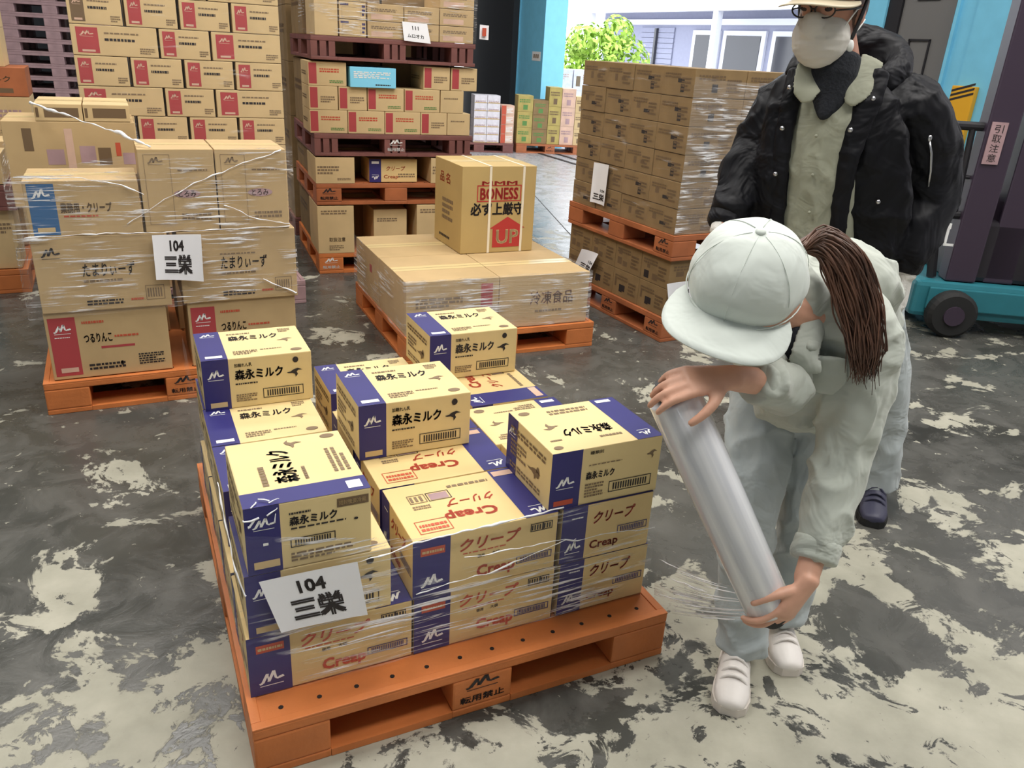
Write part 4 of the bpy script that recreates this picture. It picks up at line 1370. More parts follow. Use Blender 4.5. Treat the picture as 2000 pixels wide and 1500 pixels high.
# ------------------------------------------------------------------ paper sheets
def sheet(name, fr, pts, label, texts, curl=0.012, group=None):
    """pts: four corners (u, v, z): bottom-left, bottom-right, top-right, top-left."""
    w = [fr.P(*p) for p in pts]
    n = 8
    b = MB()
    nrm = (w[1] - w[0]).cross(w[3] - w[0]).normalized()
    vs = []
    for j in range(n + 1):
        for i in range(n + 1):
            s_, t_ = i / n, j / n
            p = (w[0] * (1 - s_) + w[1] * s_) * (1 - t_) + (w[3] * (1 - s_) + w[2] * s_) * t_
            vs.append(p + nrm * (curl * (abs(s_ - 0.5) * 2) ** 3 * (1 - 0.6 * t_)))
    fs = [(j * (n + 1) + i, j * (n + 1) + i + 1, (j + 1) * (n + 1) + i + 1, (j + 1) * (n + 1) + i) for j in range(n) for i in range(n)]
    o = w[0].copy()
    b.add([v - o for v in vs], fs)
    b.add([v - o - nrm * 0.0006 for v in vs], [tuple(reversed(f)) for f in fs])
    ob = b.build(name, M['paper'], None, True)
    ob.location = o
    tag(ob, label, 'paper sheet', group)

    def at(s_, t_):
        p = (w[0] * (1 - s_) + w[1] * s_) * (1 - t_) + (w[3] * (1 - s_) + w[2] * s_) * t_
        return p + nrm * (0.001 + curl * (abs(s_ - 0.5) * 2) ** 3 * (1 - 0.6 * t_)) - o
    tb = MB()
    for s, x, y, wd, h, bold in texts:
        tv, tf = text_mesh(s, bold)
        tb.add([at(x + px * wd, y + py * h) for px, py in tv], tf)
    tb.build('lettering', M['black'], ob)
    return ob


S104 = [('104', 0.34, 0.64, 0.29, 0.24, 0.03), ('三栄', 0.20, 0.13, 0.58, 0.44, 0.05)]
sheet('paper_sheet', F0, [(0.085, 0.072, 0.333), (0.279, 0.070, 0.327), (0.259, 0.072, 0.476), (0.047, 0.074, 0.476)],
      'white sheet marked 104 stuck to the film on the front pallet', S104, 0.004)
sheet('paper_sheet', F1, [(0.482, -0.006, 0.565), (0.668, -0.006, 0.545), (0.676, -0.003, 0.748), (0.486, -0.003, 0.752)],
      'white sheet marked 104 hung on the left wrapped stack', S104, 0.012)
sheet('paper_sheet', F3, [(0.0, 0.843, 0.668), (0.0, 0.684, 0.668), (0.0, 0.684, 0.917), (0.0, 0.846, 0.912)],
      'white slip stuck on the upper left face of the right-hand stack', [('104', 0.55, 0.30, 0.32, 0.07, 0.02), ('三栄', 0.12, 0.08, 0.75, 0.18, 0.04)], 0.012)
sheet('paper_sheet', F3, [(0.0, 0.935, 0.215), (-0.01, 0.765, 0.19), (0.005, 0.70, 0.36), (0.0, 0.885, 0.352)],
      'curled white slip on the lower cartons of the right-hand stack', [('104', 0.55, 0.45, 0.32, 0.14, 0.02), ('三栄', 0.15, 0.12, 0.7, 0.28, 0.04)], 0.03)
sheet('paper_sheet', F3, [(0.01, -0.012, 0.20), (0.21, 0.006, 0.20), (0.21, 0.006, 0.36), (-0.03, -0.020, 0.365)],
      'white slip wrapped round the near lower corner of the right-hand stack', [('104', 0.5, 0.5, 0.3, 0.2, 0.02), ('三栄', 0.15, 0.12, 0.6, 0.3, 0.04)], 0.02)
sheet('paper_sheet', F4, [(0.60, -0.012, 1.548), (0.775, -0.03, 1.538), (0.755, -0.012, 1.655), (0.588, -0.008, 1.662)],
      'white sheet marked 111 hanging on the topmost middle pallet', [('111', 0.38, 0.62, 0.25, 0.2, 0.02), ('ムロオカ', 0.16, 0.2, 0.62, 0.2, 0.02)], 0.012)
rs = sheet('paper_sheet', F4, [(1.122, -0.008, 1.585), (1.182, -0.02, 1.583), (1.182, -0.02, 1.672), (1.122, -0.008, 1.675)],
           'small white label with red patch at the topmost middle pallet corner', [], 0.004)
b = MB()
b.box(0.014, 0.04, -0.0215, -0.0135, 0.02, 0.07)
o = b.build('red_patch', M['redink'], rs)
o.rotation_euler = (0, 0, F4.yaw)


# ------------------------------------------------------------------ stretch film
def film(name, fr, path, zlo, zhi, mk, label, step=0.02, rz=16, amp=0.004, seed=1, frag=1.0, group=None, freq=(9, 30)):
    """a band of film following a path of (u, v) points; zlo / zhi: lists of heights along it."""
    P = [fr.P(u, v) for u, v in path]
    ds = [0]
    for a, b_ in zip(P, P[1:]):
        ds.append(ds[-1] + (b_ - a).length)
    tot = ds[-1]
    n = max(4, int(tot / step))
    vs, uv = [], []
    o = P[0].copy()

    def at(s_):
        for i in range(len(ds) - 1):
            if s_ <= ds[i + 1] + 1e-9:
                t_ = (s_ - ds[i]) / max(1e-9, ds[i + 1] - ds[i])
                return P[i].lerp(P[i + 1], t_), i, t_, (P[i + 1] - P[i]).normalized()
        return P[-1], len(P) - 2, 1.0, (P[-1] - P[-2]).normalized()
    for i in range(n + 1):
        s_ = tot * i / n
        p, k, t_, d = at(s_)
        nr = Vector((d.y, -d.x, 0))
        lo = zlo[k] * (1 - t_) + zlo[k + 1] * t_
        hi = zhi[k] * (1 - t_) + zhi[k + 1] * t_
        for j in range(rz + 1):
            q = j / rz
            z = lo + (hi - lo) * q
            w = amp * noise.noise(Vector((s_ * freq[0] * 0.4, z * freq[1], seed)))
            e = 0.006 * noise.noise(Vector((s_ * 6, seed * 3.3, j == 0))) if j in (0, rz) else 0
            vs.append(p + nr * (amp * 0.6 + w) + Vector((0, 0, z + e)) - o)
            uv.append((s_ + seed, z))
    fs = [(i * (rz + 1) + j, (i + 1) * (rz + 1) + j, (i + 1) * (rz + 1) + j + 1, i * (rz + 1) + j + 1) for i in range(n) for j in range(rz)]
    me = bpy.data.meshes.new(name)
    me.from_pydata(vs, [], fs)
    lay = me.uv_layers.new(name='UVMap')
    for lp in me.loops:
        lay.data[lp.index].uv = uv[lp.vertex_index]
    me.polygons.foreach_set('use_smooth', [True] * len(me.polygons))
    me.materials.append(M[mk])
    ob = link(name, me)
    ob.location = o
    tag(ob, label, 'stretch film', group)
    return ob


def film_edge(parent, fr, pts, r, name='gathered_edge'):
    o = parent.location.copy()
    b = MB()
    P = [fr.P(*p) for p in pts]
    Q = []
    for i in range(len(P) - 1):
        for k in range(16):
            q = P[i].lerp(P[i + 1], k / 16)
            q = q + Vector((0, 0, 0.008 * noise.noise(q * 14) + 0.004 * noise.noise(q * 37))) + Vector((0.002 * noise.noise(q * 30), 0.002 * noise.noise(q * 31), 0))
            Q.append(q - o)
    Q.append(P[-1] - o)
    rr_ = [r * (0.15 + 1.6 * abs(noise.noise(q * 13)) + 0.5 * abs(noise.noise(q * 41))) for q in Q]
    b.tube(Q, rr_, 6)
    return b.build(name, M['filmedge'], parent, True)


fo = film('stretch_film', F0, [(0.004, 0.082), (0.40, 0.080), (0.79, 0.082), (1.085, 0.088)],
          [0.15, 0.16, 0.155, 0.15], [0.60, 0.50, 0.498, 0.47], 'film',
          'clear stretch film round the front pallet load, drawn out to the roll', seed=2)
g = film('side_face', F0, [(0.0, 1.27), (0.0, 0.4), (0.004, 0.082)], [0.30, 0.16, 0.15], [0.62, 0.63, 0.60], 'filmside', 'x', seed=4)
g.parent = fo
g.location = g.location - fo.location
for q in ('label', 'category'):
    del g[q]
film_edge(fo, F0, [(0.31, 0.082, 0.470), (0.40, 0.078, 0.487), (0.60, 0.078, 0.494), (0.785, 0.080, 0.500)], 0.003)
film_edge(fo, F0, [(0.0, 0.30, 0.60), (0.004, 0.10, 0.50), (0.02, 0.082, 0.44)], 0.003)
film_edge(fo, F0, [(0.40, 0.078, 0.345), (0.62, 0.078, 0.360), (0.80, 0.08, 0.398), (1.08, 0.085, 0.372)], 0.002)
film_edge(fo, F0, [(0.52, 0.078, 0.415), (0.70, 0.078, 0.410), (0.83, 0.08, 0.397)], 0.0016)
film_edge(fo, F0, [(0.23, 0.08, 0.462), (0.33, 0.08, 0.474), (0.40, 0.078, 0.487)], 0.0016)
rnd = random.Random(9)
for k in range(7):  # short white strokes on the crumpled film, painted in place of its glint
    u0, v0 = 0.045 + rnd.uniform(0, 0.07), 0.086 + rnd.uniform(0, 0.03)
    z0 = 0.6455 if v0 > 0.1 else 0.62
    a = rnd.uniform(0, 6.28)
    l = rnd.uniform(0.015, 0.035)
    film_edge(fo, F0, [(u0, 0.096 if v0 < 0.1 else v0, z0), (u0 + l * math.cos(a), 0.095 if v0 < 0.1 else v0 + 0.02 * abs(math.sin(a)), z0 + (0.02 * math.sin(a) if v0 < 0.1 else 0.002))], 0.0022, 'crumpled_glint')
f = film('stretch_film', F1, [(-0.044, 1.05), (-0.006, 0.010), (0.47, 0.010), (1.075, 0.012), (1.078, 0.7)],
         [0.42, 0.42, 0.43, 0.47, 0.5], [1.21, 0.985, 1.08, 1.105, 1.1], 'film', 'clear stretch film round the left stack', seed=5, rz=24)
film_edge(f, F1, [(0.03, 0.012, 0.985), (0.26, 0.010, 0.985), (0.40, 0.010, 0.955), (0.475, 0.008, 0.915)], 0.004)
film_edge(f, F1, [(0.03, 0.012, 0.755), (0.30, 0.009, 0.765), (0.60, 0.009, 0.76), (1.05, 0.012, 0.765)], 0.0035)
film_edge(f, F1, [(0.09, 0.55, 1.215), (0.25, 0.37, 1.175), (0.42, 0.18, 1.135), (0.52, 0.03, 1.10)], 0.007)
film_edge(f, F1, [(0.40, 0.010, 0.80), (0.62, 0.010, 0.93), (0.82, 0.010, 1.02), (1.03, 0.012, 1.09)], 0.003)
film_edge(f, F1, [(0.78, 0.010, 0.86), (0.92, 0.010, 0.80), (1.05, 0.012, 0.775)], 0.0035)
film_edge(f, F1, [(0.92, 0.010, 0.53), (1.0, 0.010, 0.49), (1.065, 0.012, 0.46)], 0.0035)
film('stretch_film', F2, [(-0.008, 1.08), (-0.008, 0.020), (0.52, 0.012), (1.07, 0.018), (1.075, 1.06)],
     [0.155, 0.15, 0.15, 0.15, 0.16], [0.45, 0.44, 0.445, 0.44, 0.45], 'filmthick', 'cloudy stretch film round the low load with the upright box', seed=8)
f3 = film('stretch_film', F3, [(0.004, 1.06), (0.006, 0.010)], [0.634, 0.634], [1.47, 1.46], 'filmthin',
          'stretch film round the upper right-hand stack, cloudy on its right face', seed=11, rz=30)
g = film('right_face', F3, [(0.006, 0.010), (0.30, 0.008), (1.10, 0.010)], [0.634, 0.634, 0.634], [1.46, 1.44, 1.45], 'filmthick', 'x', seed=13, rz=30)
g.parent = f3
g.location = g.location - f3.location
for q in ('label', 'category'):
    del g[q]
film('stretch_film', F5, [(-0.012, 1.0), (-0.012, 0.028), (0.52, 0.024), (1.045, 0.026), (1.05, 0.5)],
     [0.6, 0.6, 0.6, 0.6, 0.6], [1.95, 1.95, 1.95, 1.95, 1.95], 'filmthin', 'thin stretch film round the tall red-tagged stack', seed=14, rz=30)
film('stretch_film', F4, [(-0.005, 0.5), (0.02, -0.004), (0.55, -0.006), (1.10, -0.004), (1.11, 0.5)],
     [1.560, 1.560, 1.560, 1.560, 1.560], [1.86, 1.86, 1.86, 1.86, 1.86], 'film', 'stretch film round the cartons on the topmost middle pallet', seed=17)


# ------------------------------------------------------------------ people
def ring_tube(b, chain, ref, n=14, per=5, cap=1.0):
    """tapered tube through (x, y, z, ra, rb); ra lies along ref."""
    pts = [Vector(c[:3]) for c in chain]
    rad = [(c[3], c[4] if len(c) > 4 else c[3]) for c in chain]

    def cr(a, b_, c, d, t):
        return 0.5 * ((2 * b_) + (c - a) * t + (2 * a - 5 * b_ + 4 * c - d) * t * t + (3 * b_ - a - 3 * c + d) * t ** 3)
    P, Rr = [], []
    for i in range(len(pts) - 1):
        i0, i3 = max(i - 1, 0), min(i + 2, len(pts) - 1)
        for k in range(per):
            t = k / per
            P.append(cr(pts[i0], pts[i], pts[i + 1], pts[i3], t))
            Rr.append(tuple(rad[i][q] * (1 - t) + rad[i + 1][q] * t for q in (0, 1)))
    P.append(pts[-1])
    Rr.append(rad[-1])
    # rounded ends
    if cap > 0:
        for end in (0, -1):
            t = (P[0] - P[1]).normalized() if end == 0 else (P[-1] - P[-2]).normalized()
            r0 = Rr[end]
            m_ = min(r0) * cap
            for a in (0.5, 0.8, 0.97):
                q = (P[0] if end == 0 else P[-1])
                base = pts[0] if end == 0 else pts[-1]
                s_ = math.sqrt(max(0.0, 1 - a * a))
                np_, nr = base + t * m_ * a, (r0[0] * s_, r0[1] * s_)
                if end == 0:
                    P.insert(0, np_)
                    Rr.insert(0, nr)
                else:
                    P.append(np_)
                    Rr.append(nr)
    ref = Vector(ref).normalized()
    vs, fs = [], []
    for i, p in enumerate(P):
        t = (P[min(i + 1, len(P) - 1)] - P[max(i - 1, 0)]).normalized()
        a = ref - t * ref.dot(t)
        if a.length < 0.05:
            a = t.orthogonal()
        a.normalize()
        c = t.cross(a)
        for k in range(n):
            th = 2 * PI * k / n
            vs.append(p + a * math.cos(th) * Rr[i][0] + c * math.sin(th) * Rr[i][1])
    for i in range(len(P) - 1):
        for k in range(n):
            fs.append((i * n + k, i * n + (k + 1) % n, (i + 1) * n + (k + 1) % n, (i + 1) * n + k))
    fs.append(tuple(reversed(range(n))))
    fs.append(tuple((len(P) - 1) * n + k for k in range(n)))
    b.add(vs, fs)


def ellipsoid(b, c, ax, r, n=14, m=9):
    c = Vector(c)
    vs, fs = [c + ax[2] * r[2]], []
    for j in range(1, m):
        ph = PI * j / m
        for k in range(n):
            th = 2 * PI * k / n
            vs.append(c + ax[0] * r[0] * math.sin(ph) * math.cos(th) + ax[1] * r[1] * math.sin(ph) * math.sin(th) + ax[2] * r[2] * math.cos(ph))
    vs.append(c - ax[2] * r[2])
    for k in range(n):
        fs.append((0, 1 + k, 1 + (k + 1) % n))
    for j in range(m - 2):
        for k in range(n):
            fs.append((1 + j * n + k, 1 + (j + 1) * n + k, 1 + (j + 1) * n + (k + 1) % n, 1 + j * n + (k + 1) % n))
    e = len(vs) - 1
    for k in range(n):
        fs.append((e, 1 + (m - 2) * n + (k + 1) % n, 1 + (m - 2) * n + k))
    b.add(vs, fs)


def organic(name, b, voxel, m, parent, origin, smooth=6, folds=None):
    """fuse the pieces of b into one continuous skin."""
    o = Vector(origin)
    me = bpy.data.meshes.new(name)
    me.from_pydata([tuple(Vector(v) - o) for v in b.v], [], b.f)
    t = bpy.data.objects.new('tmp', me)
    C.objects.link(t)
    r = t.modifiers.new('r', 'REMESH')
    r.mode = 'VOXEL'
    r.voxel_size = voxel
    s_ = t.modifiers.new('s', 'SMOOTH')
    s_.iterations = smooth
    s_.factor = 0.5
    dg = bpy.context.evaluated_depsgraph_get()
    out = bpy.data.meshes.new_from_object(t.evaluated_get(dg))
    bpy.data.objects.remove(t)
    bpy.data.meshes.remove(me)
    if folds:
        amp, sc, sd = folds
        S_ = Vector(sc)
        nn = [v.normal.copy() for v in out.vertices]
        for v, q in zip(out.vertices, nn):
            p = v.co + Vector((sd, 0, 0))
            w = noise.noise(Vector((p.x * S_.x, p.y * S_.y, p.z * S_.z)))
            w = max(0.0, 1 - abs(w) * 3.2) ** 1.5 * 1.3 - 0.25
            w2 = noise.noise(Vector((p.x * S_.x * 2.3 + 7, p.y * S_.y * 2.3, p.z * S_.z * 2.1)))
            v.co = v.co + q * amp * (w * 0.7 + w2 * 0.6)
    out.name = name
    out.materials.clear()
    out.materials.append(m)
    out.polygons.foreach_set('use_smooth', [True] * len(out.polygons))
    return link(name, out, parent)


def hand(b, W, dirv, back, thumb, s=1.0, curl=0.55, spread=0.06, tcurl=0.25):
    """palm, four bent fingers and a thumb from the wrist point W."""
    W, d = Vector(W), Vector(dirv).normalized()
    n = (Vector(back) - d * Vector(back).dot(d)).normalized()
    t = (Vector(thumb) - d * Vector(thumb).dot(d) - n * Vector(thumb).dot(n)).normalized()
    ring_tube(b, [(*(W - d * 0.02 * s), 0.027 * s, 0.021 * s), (*(W + d * 0.02 * s), 0.031 * s, 0.018 * s), (*(W + d * 0.06 * s), 0.038 * s, 0.015 * s),
                  (*(W + d * 0.083 * s), 0.037 * s, 0.012 * s)], t, 14, 4, 0.6)
    lens = ((0.040, 0.024, 0.020), (0.044, 0.028, 0.021), (0.041, 0.026, 0.020), (0.032, 0.020, 0.018))
    for i in range(4):
        off = (0.029 - 0.0195 * i) * s
        p = W + d * (0.080 - 0.004 * abs(i - 1)) * s + t * off
        dd = (d + t * (1.5 - i) * spread).normalized()
        ch = [(*p, 0.0095 * s)]
        ang = 0.0
        for k, l in enumerate(lens[i]):
            ang += curl * (0.75, 1.0, 0.8)[k] * (1 + 0.10 * i)
            v = dd * math.cos(ang) - n * math.sin(ang)
            p = p + v * l * s
            ch.append((*p, (0.0088, 0.008, 0.0068)[k] * s))
        ring_tube(b, ch, t, 10, 3, 1.0)
    p = W + d * 0.022 * s + t * 0.024 * s - n * 0.004 * s
    ch = [(*p, 0.014 * s)]
    v = (d * 0.62 + t * 0.78 - n * 0.15).normalized()
    for k, l in enumerate((0.038, 0.030, 0.024)):
        p = p + v * l * s
        ch.append((*p, (0.0115, 0.0098, 0.0082)[k] * s))
        v = (v + d * 0.35 - n * tcurl - t * 0.2).normalized()
    ring_tube(b, ch, n, 10, 3, 1.0)


def head_basis(l, f, a):
    return Vector(l).normalized(), Vector(f).normalized(), Vector(a).normalized()


# ---- the woman bending over the pallet corner ----------------------------------------
WO = Vector((0.74, 1.86, 0.0))
wo = empty('person', WO)
tag(wo, 'person in pale uniform and white cap bending down, holding the film roll', 'person')
lw, fwd, aw = head_basis((0.887, -0.426, -0.175), (-0.46, -0.784, -0.417), (-0.039, -0.448, 0.894))
HC = Vector((0.445, 1.520, 1.165))
lat = Vector((0.76, -0.65, 0))
b = MB()
ellipsoid(b, HC - aw * 0.015, (lw, fwd, aw), (0.080, 0.098, 0.095))
ring_tube(b, [(*(HC - aw * 0.02 + fwd * 0.015), 0.070, 0.078), (*(HC - aw * 0.075 + fwd * 0.028), 0.060, 0.062), (*(HC - aw * 0.118 + fwd * 0.045), 0.036, 0.036)], lw, 14, 4)
ellipsoid(b, HC - aw * 0.05 + fwd * 0.100, (lw, fwd, aw), (0.012, 0.016, 0.020))
ellipsoid(b, HC - aw * 0.088 + fwd * 0.088, (lw, fwd, aw), (0.022, 0.009, 0.008))
for sx in (-1, 1):
    ellipsoid(b, HC - aw * 0.045 + lw * 0.082 * sx - fwd * 0.008, (lw, fwd, aw), (0.009, 0.018, 0.030))
    ellipsoid(b, HC - aw * 0.022 + lw * 0.032 * sx + fwd * 0.082, (lw, fwd, aw), (0.016, 0.010, 0.011))
ring_tube(b, [(*(HC - aw * 0.07 - fwd * 0.03), 0.052, 0.050), (0.555, 1.62, 1.075, 0.050, 0.050), (0.62, 1.69, 1.05, 0.085, 0.07)], lw, 14, 4)
ring_tube(b, [(0.61, 1.70, 1.05, 0.13, 0.075), (0.67, 1.80, 0.97, 0.13, 0.085), (0.74, 1.90, 0.86, 0.12, 0.09), (0.76, 1.93, 0.79, 0.13, 0.10)], lat, 16, 4)
# arms under the sleeves
ring_tube(b, [(0.50, 1.84, 1.05, 0.042), (0.585, 1.59, 0.915, 0.036), (0.480, 1.470, 0.966, 0.028), (0.425, 1.432, 0.984, 0.026)], (0, 0, 1), 12, 5)
ring_tube(b, [(0.735, 1.645, 1.045, 0.042), (0.745, 1.595, 0.76, 0.036), (0.668, 1.450, 0.575, 0.027), (0.652, 1.422, 0.540, 0.026)], (1, 0, 0), 12, 5)
hand(b, (0.412, 1.426, 0.986), (-0.95, -0.22, -0.06), (-0.10, -0.50, 0.86), (0.05, -0.86, -0.50), 0.98, curl=0.40, tcurl=0.45)
hand(b, (0.648, 1.410, 0.528), (-0.50, -0.22, -0.84), (0.45, -0.86, -0.10), (-0.80, -0.40, 0.40), 0.98, curl=0.45, spread=0.12, tcurl=0.25)
# legs inside the trousers
ring_tube(b, [(0.67, 2.00, 0.78, 0.07), (0.625, 1.77, 0.47, 0.048), (0.66, 1.75, 0.10, 0.035)], lat, 12, 5)
ring_tube(b, [(0.83, 1.89, 0.78, 0.07), (0.80, 1.80, 0.47, 0.048), (0.81, 1.86, 0.12, 0.035)], lat, 12, 5)
organic('body', b, 0.0042, M['skin'], wo, WO, smooth=3)
# trousers
b = MB()
ring_tube(b, [(0.75, 1.93, 0.84, 0.15, 0.125), (0.755, 1.93, 0.78, 0.155, 0.125), (0.75, 1.92, 0.70, 0.14, 0.11)], lat, 18, 4, 0.5)
ring_tube(b, [(0.675, 1.97, 0.78, 0.095, 0.105), (0.645, 1.85, 0.62, 0.086, 0.088), (0.625, 1.765, 0.48, 0.074, 0.078), (0.640, 1.755, 0.30, 0.064, 0.068), (0.665, 1.748, 0.14, 0.066, 0.070), (0.668, 1.745, 0.085, 0.074, 0.080)], lat, 16, 5, 0.15)
ring_tube(b, [(0.83, 1.885, 0.78, 0.095, 0.105), (0.81, 1.84, 0.62, 0.086, 0.088), (0.80, 1.81, 0.48, 0.074, 0.078), (0.805, 1.835, 0.30, 0.064, 0.068), (0.81, 1.862, 0.16, 0.064, 0.068), (0.812, 1.870, 0.11, 0.070, 0.074)], lat, 16, 5, 0.15)
organic('trousers', b, 0.008, M['trousers'], wo, WO, smooth=5, folds=(0.011, (10, 10, 8), 3.0))
# jacket with both sleeves
b = MB()
ring_tube(b, [(0.765, 1.94, 0.755, 0.185, 0.150), (0.745, 1.91, 0.85, 0.178, 0.140), (0.69, 1.83, 0.96, 0.172, 0.132), (0.63, 1.745, 1.055, 0.165, 0.112), (0.585, 1.685, 1.085, 0.105, 0.078), (0.56, 1.645, 1.085, 0.072, 0.064)], lat, 20, 5, 0.15)
ring_tube(b, [(0.515, 1.815, 1.055, 0.078), (0.505, 1.83, 1.04, 0.078), (0.545, 1.72, 0.965, 0.068), (0.585, 1.59, 0.915, 0.060), (0.535, 1.515, 0.945, 0.050), (0.490, 1.478, 0.962, 0.044)], (0, 0, 1), 14, 5, 0.3)
ring_tube(b, [(0.70, 1.675, 1.055, 0.085), (0.738, 1.645, 1.035, 0.080), (0.752, 1.615, 0.90, 0.073), (0.748, 1.592, 0.765, 0.068), (0.713, 1.525, 0.665, 0.059), (0.684, 1.474, 0.600, 0.048), (0.674, 1.456, 0.572, 0.046)], (1, 0, 0), 14, 5, 0.15)
ring_tube(b, [(0.645, 1.745, 1.085, 0.12, 0.085), (0.735, 1.80, 1.105, 0.125, 0.085), (0.80, 1.88, 1.01, 0.13, 0.09), (0.81, 1.94, 0.88, 0.13, 0.09)], lat, 18, 5, 0.6)
# front panels hanging away from the chest
ring_tube(b, [(0.585, 1.60, 1.02, 0.05, 0.03), (0.625, 1.66, 0.92, 0.075, 0.05), (0.66, 1.73, 0.83, 0.09, 0.06), (0.685, 1.78, 0.775, 0.10, 0.06)], lat, 14, 4, 0.2)
jk = organic('jacket', b, 0.007, M['uniform'], wo, WO, smooth=5, folds=(0.013, (10, 10, 9), 11.0))
b = MB()
ring_tube(b, [(0.685, 1.476, 0.603, 0.050), (0.680, 1.467, 0.588, 0.051), (0.672, 1.452, 0.566, 0.049)], (1, 0, 0), 16, 3, 0.1)
organic('cuff', b, 0.005, M['uniform'], jk, WO, smooth=2)
b = MB()
ring_tube(b, [(0.505, 1.490, 0.956, 0.047), (0.482, 1.472, 0.965, 0.046)], (0, 0, 1), 16, 3, 0.1)
organic('cuff', b, 0.005, M['uniform'], jk, WO, smooth=2)
# collar leaves
for s_, pts in ((1, [(0.655, 1.645, 1.075), (0.625, 1.60, 1.045), (0.605, 1.565, 0.995), (0.615, 1.56, 0.955)]),
                (-1, [(0.545, 1.715, 1.075), (0.535, 1.66, 1.035), (0.565, 1.59, 0.985), (0.585, 1.575, 0.955)])):
    b = MB()
    ring_tube(b, [(*p, 0.034, 0.006) for p in pts], (0.6, -0.2, -0.75), 12, 4, 0.6)
    organic('collar', b, 0.0045, M['uniform'], jk, WO, smooth=2)
b = MB()
ring_tube(b, [(0.648, 1.578, 0.985, 0.050, 0.008), (0.662, 1.588, 0.935, 0.052, 0.009), (0.668, 1.598, 0.900, 0.040, 0.008)], (0.9, -0.42, 0), 12, 4, 0.4)
organic('pocket_flap', b, 0.0045, M['uniform'], jk, WO, smooth=2)
b = MB()
ring_tube(b, [(0.555, 1.625, 1.045, 0.045, 0.02), (0.575, 1.600, 1.0, 0.040, 0.02), (0.59, 1.60, 0.95, 0.028, 0.015)], (0.7, -0.6, 0), 12, 4, 0.5)
organic('undershirt', b, 0.005, M['knit'], wo, WO, smooth=2)


# shoes
def shoe(parent, O, heel, toe, m, sole, s=1.0):
    heel, toe = Vector(heel), Vector(toe)
    d = (toe - heel)
    L_ = d.length
    d.normalize()
    sd = Vector((d.y, -d.x, 0))
    b = MB()
    prof = [(0.03, 0.030, 0.034, 0.060), (0.2, 0.036, 0.045, 0.068), (0.42, 0.038, 0.044, 0.058), (0.62, 0.044, 0.034, 0.044), (0.82, 0.046, 0.026, 0.034), (0.95, 0.036, 0.021, 0.028)]
    ring_tube(b, [(*(heel + d * L_ * t + Vector((0, 0, zc * s))), w * s, h * s) for t, w, h, zc in prof], sd, 16, 4, 0.7)
    up = organic('shoe', b, 0.0045, m, parent, O, smooth=3)
    b = MB()
    N_ = 14
    lo, hi = [], []
    for t, w in ((-0.02, 0.02), (0.06, 0.036), (0.25, 0.041), (0.45, 0.042), (0.65, 0.048), (0.82, 0.049), (0.94, 0.040), (1.0, 0.022)):
        lo.append((t, w))
    ringv = [heel + d * L_ * t + sd * w * s for t, w in lo] + [heel + d * L_ * t - sd * w * s for t, w in reversed(lo)]
    n = len(ringv)
    vs = [v + Vector((0, 0, 0.001)) - O for v in ringv] + [v + Vector((0, 0, 0.026 * s)) - O for v in ringv]
    fs = [tuple(reversed(range(n))), tuple(range(n, 2 * n))] + [(k, (k + 1) % n, n + (k + 1) % n, n + k) for k in range(n)]
    b.add(vs, fs)
    b.build('sole', sole, up)
    b = MB()
    for t in (0.44, 0.54, 0.64, 0.73):
        c = heel + d * L_ * t
        k = {0.44: 0.106, 0.54: 0.097, 0.64: 0.086, 0.73: 0.077}[t] * s
        P = [c + sd * 0.040 * s * math.cos(q) + Vector((0, 0, 0.028 * s + (k - 0.028 * s) * math.sin(q))) - O for q in [PI * j / 8 for j in range(9)]]
        b.tube(P, 0.0042 * s, 6)
    b.build('shoe_strap', m, up, True)
    return up


shoe(wo, WO, (0.675, 1.800, 0), (0.605, 1.565, 0), M['shoe'], M['sole'])
shoe(wo, WO, (0.805, 1.955, 0), (0.808, 1.720, 0), M['shoe'], M['sole'])

# cap
def dome(c, ax, r, lo, n=36, m=14, dent=0.0, sd=0.0):
    l, f, a = ax
    vs, fs = [c + a * r[2]], []
    for j in range(1, m + 1):
        ph = lo * j / m
        for k in range(n):
            th = 2 * PI * k / n
            p = c + l * r[0] * math.sin(ph) * math.cos(th) + f * r[1] * math.sin(ph) * math.sin(th) + a * r[2] * math.cos(ph)
            if dent:
                w = noise.noise((p - c) * 16 + Vector((sd, 0, 0))) + 0.6 * noise.noise((p - c) * 34)
                p = p + (p - c).normalized() * dent * w * math.sin(ph)
            vs.append(p)
    for k in range(n):
        fs.append((0, 1 + k, 1 + (k + 1) % n))
    for j in range(m - 1):
        for k in range(n):
            fs.append((1 + j * n + k, 1 + (j + 1) * n + k, 1 + (j + 1) * n + (k + 1) % n, 1 + j * n + (k + 1) % n))
    return vs, fs


def visor(c, ax, r0, r1, ext, drop, span, n=28, m=6, th=0.003):
    l, f, a = ax
    vs, fs = [], []
    for layer in (0, 1):
        for i in range(n + 1):
            u = -span + 2 * span * i / n
            e = ext * math.cos(u / span * PI / 2 * 0.96) ** 0.55
            for j in range(m + 1):
                q = j / m
                x = math.sin(u) * (r0 + e * q * 0.62)
                y = math.cos(u) * r1 + e * q * (0.80 + 0.2 * math.cos(u))
                z = drop - 1.9 * x * x - 0.10 * e * q - layer * th
                vs.append(c + l * x + f * y + a * z)
    w = (n + 1) * (m + 1)
    for i in range(n):
        for j in range(m):
            k = i * (m + 1) + j
            fs.append((k, k + m + 1, k + m + 2, k + 1))
            fs.append((w + k, w + k + 1, w + k + m + 2, w + k + m + 1))
        k = i * (m + 1) + m
        fs.append((k, k + m + 1, w + k + m + 1, w + k))
    return vs, fs


